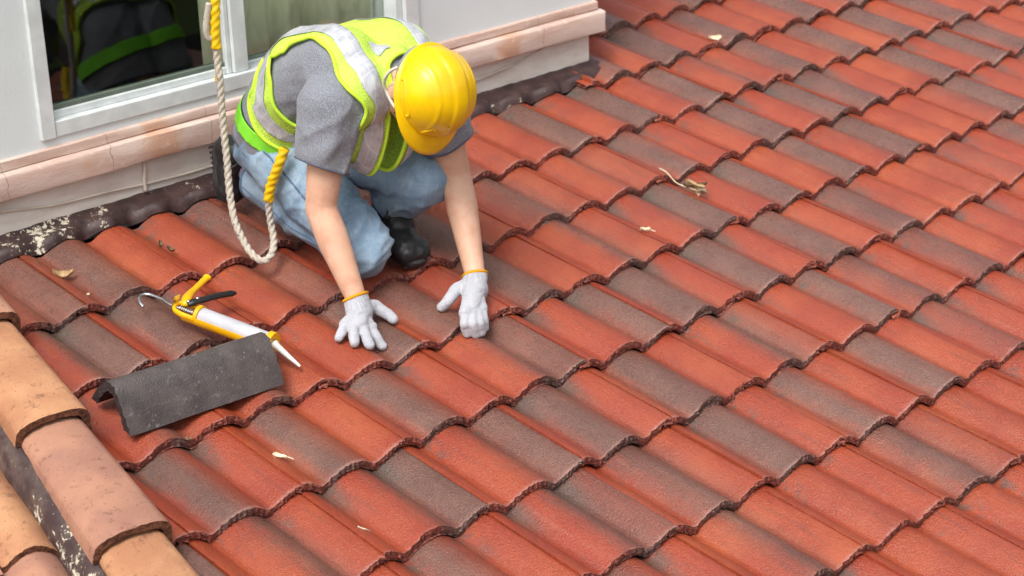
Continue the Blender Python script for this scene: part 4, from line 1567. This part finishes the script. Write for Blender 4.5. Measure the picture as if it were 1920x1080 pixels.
# rear body: closed loop frame round the spring
loop = [gp(CS - .006, -.022, 0), gp(.030, -.022, 0), gp(.004, -.014, 0), gp(-.004, .000, .002), gp(.002, .016, .004), gp(.030, .022, .004), gp(CS - .006, .022, .002)]
V, F = tube(catmull(loop, 8), .0052, 10, flat=1.5)
gun.part('rear_frame', V, F, M_GUNY)
hpts = [gp(.012, .014, .006), gp(.004, .040, .008), gp(-.004, .070, .006), gp(-.014, .105, .002), gp(-.022, .128, 0), gp(-.022, .140, 0)]
hpts = [A(-.128, .404, .042), A(-.108, .428, .042), A(-.078, .452, .038), A(-.043, .474, .034), A(-.008, .496, .030), A(.012, .506, .030)]
P = catmull(hpts, 8)
rad = np.interp(np.linspace(0, 1, len(P)), [0, .2, .5, .85, .95, 1], [.012, .0135, .0090, .0095, .0115, .006])
V, F = tube(P, list(rad), 12, flat=.75)
gun.part('handle', V, F, M_GUNY)
tpts = [A(-.130, .392, .052), A(-.112, .388, .056), A(-.085, .384, .056), A(-.050, .386, .052), A(-.015, .388, .046), A(.010, .386, .042)]
P = catmull(tpts, 8)
rad = np.interp(np.linspace(0, 1, len(P)), [0, .15, .4, .9, 1], [.010, .0115, .0100, .0105, .006])
V, F = tube(P, list(rad), 12, flat=.7)
gun.part('trigger', V, F, M_BLK)
for p in (A(-.128, .393, .060), A(-.104, .388, .064)):
    V, F = ellipsoid(p, (.0052, .0052, .0035), None, 12, 6)
    gun.part('rivet', V, F, M_METAL)
rodp = [gp(CS - .002, 0, 0), gp(.03, 0, 0), gp(-.02, 0, 0), A(-.153, .470, .034), A(-.160, .500, .032), A(-.168, .515, .031), A(-.180, .520, .030), A(-.193, .512, .028), A(-.199, .498, .024), A(-.199, .484, .020)]
V, F = tube(catmull(rodp, 8), .0042, 10)
gun.part('plunger_rod', V, F, M_METAL)
sp_ = []
for k in range(8 * 12 + 1):
    a = 2 * math.pi * k / 12
    sp_.append(gp(.012 + .048 * k / 96, .0085 * math.cos(a), .0085 * math.sin(a)))
V, F = tube(sp_, .0014, 6)
gun.part('spring', V, F, M_METAL)
c_ = gp(-.010, .0, .0)
P8 = []
for s, y, z in ((-.012, -.010, -.012), (-.009, .010, -.012), (.000, .012, .034), (-.003, -.008, .034)):
    P8.append(gp(s, y, z))
P8 += [p + gx * .0022 for p in P8]
gun.part('release_plate', np.array(P8), [(3, 2, 1, 0), (4, 5, 6, 7), (0, 1, 5, 4), (1, 2, 6, 5), (2, 3, 7, 6), (3, 0, 4, 7)], M_METAL, False)

# ------------------------------------------------------------------ safety rope
def rope_mat():
    b = MatB('off_white_twisted_rope')
    co = b.coord()
    f = b.noise(b.mapping(co, (1, 1, 1)), 210, 3, .7)
    colr = b.mix(b.ramp(f, .35, .7), srgb(176, 166, 152), srgb(206, 198, 184))
    colr = b.mix(b.ramp(b.voro(co, 48), .16, .11, 0, .85), colr, srgb(46, 56, 110))
    b.bsdf(colr, .9, b.bump(b.noise(co, 600, 2), .4, .0012), .15)
    return b.m
M_ROPE = rope_mat()
M_SHEATH = simple('yellow_dipped_rope_end', srgb(240, 196, 10), .45, .5, bump=(90, .3, .002))
rope = Thing('safety_rope', 'white twisted safety rope with yellow dipped ends hanging down to the worker in front of the window', 'rope', (.20, .55, 0))
rope.e['label'] = 'white twisted safety rope with yellow ends looped beside the kneeling worker'
rp = catmull([(.207, .775, .545), (.207, .762, .480), (.207, .75, .438), (.206, .73, .323), (.200, .70, .228), (.190, .67, .149), (.180, .63, .085), (.180, .585, .040), (.182, .542, .018), (.198, .519, .010), (.224, .522, .022), (.247, .545, .044), (.252, .568, .085), (.250, .576, .125), (.249, .577, .162)], 14)
tw = lambda th, s: .78 + .36 * abs(math.cos(1.5 * (th - s * 100)))
V, F = tube(resample(rp, .0020), .0090, 24, rfun=tw)
rope.part('rope_strand', V, F, M_ROPE)
tw2 = lambda th, s: .86 + .26 * abs(math.cos(1.5 * (th - s * 95))) + .05 * math.sin(s * 210)
V, F = tube(resample(catmull([(.249, .577, .150), (.249, .575, .175), (.252, .571, .205), (.258, .562, .240), (.266, .556, .275), (.278, .556, .305)], 10), .003), .0128, 18, rfun=tw2)
rope.part('rope_sheath', V, F, M_SHEATH)
V, F = tube(resample(catmull([(.207, .768, .520), (.207, .774, .548), (.209, .78, .60), (.214, .79, .66), (.220, .80, .74), (.228, .81, .86)], 10), .003), .0122, 18, rfun=tw2)
rope.part('rope_sheath', V, F, M_SHEATH)
V, F = tube(resample(catmull([(.212, .785, .62), (.216, .780, .56), (.216, .774, .51), (.213, .768, .455), (.211, .764, .425)], 10), .003), .0075, 12, rfun=tw2)
rope.part('rope_tail', V, F, M_SHEATH)
V, F = tube(resample(catmull([(.196, .79, .64), (.190, .79, .60), (.186, .787, .57), (.192, .783, .545), (.200, .778, .55)], 10), .003), .0085, 12)
rope.part('rope_thimble', V, F, M_ROPE)

# ------------------------------------------------------------------ dry leaves and crumbs
def leafmat(name, c1, c2):
    b = MatB(name)
    co = b.coord()
    n = b.noise(co, 90, 4)
    colr = b.mix(b.ramp(n, .35, .65), c1, c2)
    b.bsdf(colr, .8, b.bump(b.noise(co, 160, 3), .4, .002), .2)
    return b.m
M_LEAF1 = leafmat('tan_dry_leaf', srgb(168, 138, 100), srgb(196, 170, 130))
M_LEAF2 = leafmat('pale_dry_leaf', srgb(214, 196, 162), srgb(230, 218, 190))
M_LEAF3 = leafmat('brown_dry_leaf', srgb(104, 82, 62), srgb(130, 104, 80))
def leaf_geom(c, L, W, yaw, curl, roll, seed, tail=0.0, up=0.0):
    r = np.random.RandomState(seed)
    V, F = [], []
    n, m = 14, 6
    cy, sy = math.cos(yaw), math.sin(yaw)
    for side in (0, 1):
        for k in range(n + 1):
            t = k / n
            hw = W / 2 * math.sin(math.pi * min(1, .04 + t * .94)) ** .75 * (1 + .12 * math.sin(9 * t + seed))
            for q in range(m + 1):
                v = -1 + 2 * q / m
                x = (t - .5) * L
                y = v * hw
                z = curl * ((t - .5) ** 2 * 4) * L * .35 + roll * v * v * W * .5 + noise.noise(Vector((t * 3, v, seed))) * .004 + up * t * L + .003
                z -= side * .0009
                V.append((c[0] + x * cy - y * sy, c[1] + x * sy + y * cy, c[2] + z))
    N = (n + 1) * (m + 1)
    for k in range(n):
        for q in range(m):
            a = k * (m + 1) + q
            F.append((a, a + m + 1, a + m + 2, a + 1)[::-1]); F.append((a + N, a + N + m + 1, a + N + m + 2, a + N + 1))
    for k in range(n):
        for q in (0, m):
            a = k * (m + 1) + q
            F.append((a, a + m + 1, a + N + m + 1, a + N))
    g = [(np.array(V), F)]
    if tail:
        p = [(c[0] + (.48 * L + s * tail) * cy, c[1] + (.48 * L + s * tail) * sy + .006 * math.sin(s * 3), c[2] + .004 + curl * L * .3 * (1 - s) + up * L) for s in (0, .3, .6, 1)]
        g.append(tube(catmull(p, 4), [.0014] * 13, 6))
    return join(*g)
def rz(a, b):
    """height of the tile surface at a point of the roof frame"""
    for j in range(-8, 7):
        y = b + j * TL
        if 0 <= y < TL:
            return prof(a / TW - SHIFT.get(j, 0)) - y * .0252 / TL
    return -.02
def leaf(name, label, c, L, W, yaw, curl, roll, seed, mat, tail=0.0, up=0.0, cat='leaf'):
    c = (c[0], c[1], rz(c[0], c[1]))
    V, F = leaf_geom(c, L, W, yaw, curl, roll, seed, tail, up)
    return single(name, V, F, mat, label, cat, c)
leaf('dry_leaf', 'curled tan dry leaf on the leftmost grey tile below the flashing', (-.242, .790), .056, .026, .35 - .9, .75, .9, 3, M_LEAF1)
leaf('dry_leaf', 'pale dry leaf on a grey-brown tile below the loose ridge tile', (-.258, -.165), .034, .014, -.95, .1, .7, 4, M_LEAF2, .018)
leaf('dry_leaf', 'small shrivelled pale leaf on the red tile right of the left glove', (1.222, .100), .030, .013, -.75, .2, 1.3, 6, M_LEAF2, .016)
leaf('dry_leaf', 'round cream leaf on a tile by the far corner of the house wall', (2.425, .925), .048, .032, -.5, .4, .6, 8, M_LEAF2)
# shrivelled seed pod with a long stalk: stalk plus a crumpled head of strips
pod = Thing('dry_plant_stalk', 'shrivelled dry plant head on a long thin stalk right of the worker', 'dry plant', (1.53, .20, 0))
sp2 = [(1.525, .335), (1.520, .300), (1.524, .262), (1.532, .228)]
V, F = tube(catmull([(x, y, max(rz(x, y), -.018) + .010 - .002 * k) for k, (x, y) in enumerate(sp2)], 6), .0018, 6)
pod.part('stalk', V, F, M_LEAF2)
for k in range(8):
    V, F = leaf_geom((1.534 + nrng.normal(0, .005), .192 + nrng.normal(0, .008), rz(1.535, .19) + .003 + .003 * k), .062 + nrng.normal(0, .008), .013, -1.35 + nrng.normal(0, .35), .2, 1.2, 20 + k, 0, nrng.uniform(-.05, .12))
    pod.part('dry_strip', V, F, (M_LEAF2, M_LEAF1, M_LEAF3)[k % 3])
V, F = tube(catmull([(-.282, -.480, rz(-.28, -.48) + .004), (-.272, -.486, rz(-.27, -.486) + .003), (-.270, -.492, rz(-.27, -.49) + .004), (-.252, -.490, rz(-.25, -.49) + .003)], 5), .0016, 6)
single('twig', V, F, M_LEAF2, 'tiny bent pale twig on a red tile at the bottom of the roof', 'twig', (-.27, -.486, 0))
for k, (c, lab) in enumerate((((.040, .765), 'crumpled brown leaf scrap on a red tile, left of a pair'), ((.058, .745), 'crumpled brown leaf scrap on a red tile, right of a pair'))):
    leaf('leaf_scrap', lab, c, .022, .013, 1.2 + k, .8, 1.2, 31 + k, M_LEAF3, 0, .3, 'leaf scrap')
leaf('leaf_scrap', 'pale leaf crumb on the grey tile below the curled tan leaf', (-.246, .665), .012, .006, .3, .3, .8, 41, M_LEAF2, 0, 0, 'leaf scrap')
leaf('leaf_scrap', 'speckled olive leaf scrap caught under a tile edge below the loose ridge tile', (-.395, .004), .022, .010, -.6, .1, .4, 43, M_LEAF3, 0, 0, 'leaf scrap')

# the garden far below the eaves
g_ = 400.0
go = bpy.data.objects.new('ground', mk_mesh('ground', [(-g_, -g_, -5.5), (g_, -g_, -5.5), (g_, g_, -5.5), (-g_, g_, -5.5)], [(0, 1, 2, 3)], False, [simple('ground_grass', (.06, .08, .03, 1), .95, .1)]))
COL.objects.link(go)
go['kind'] = 'structure'
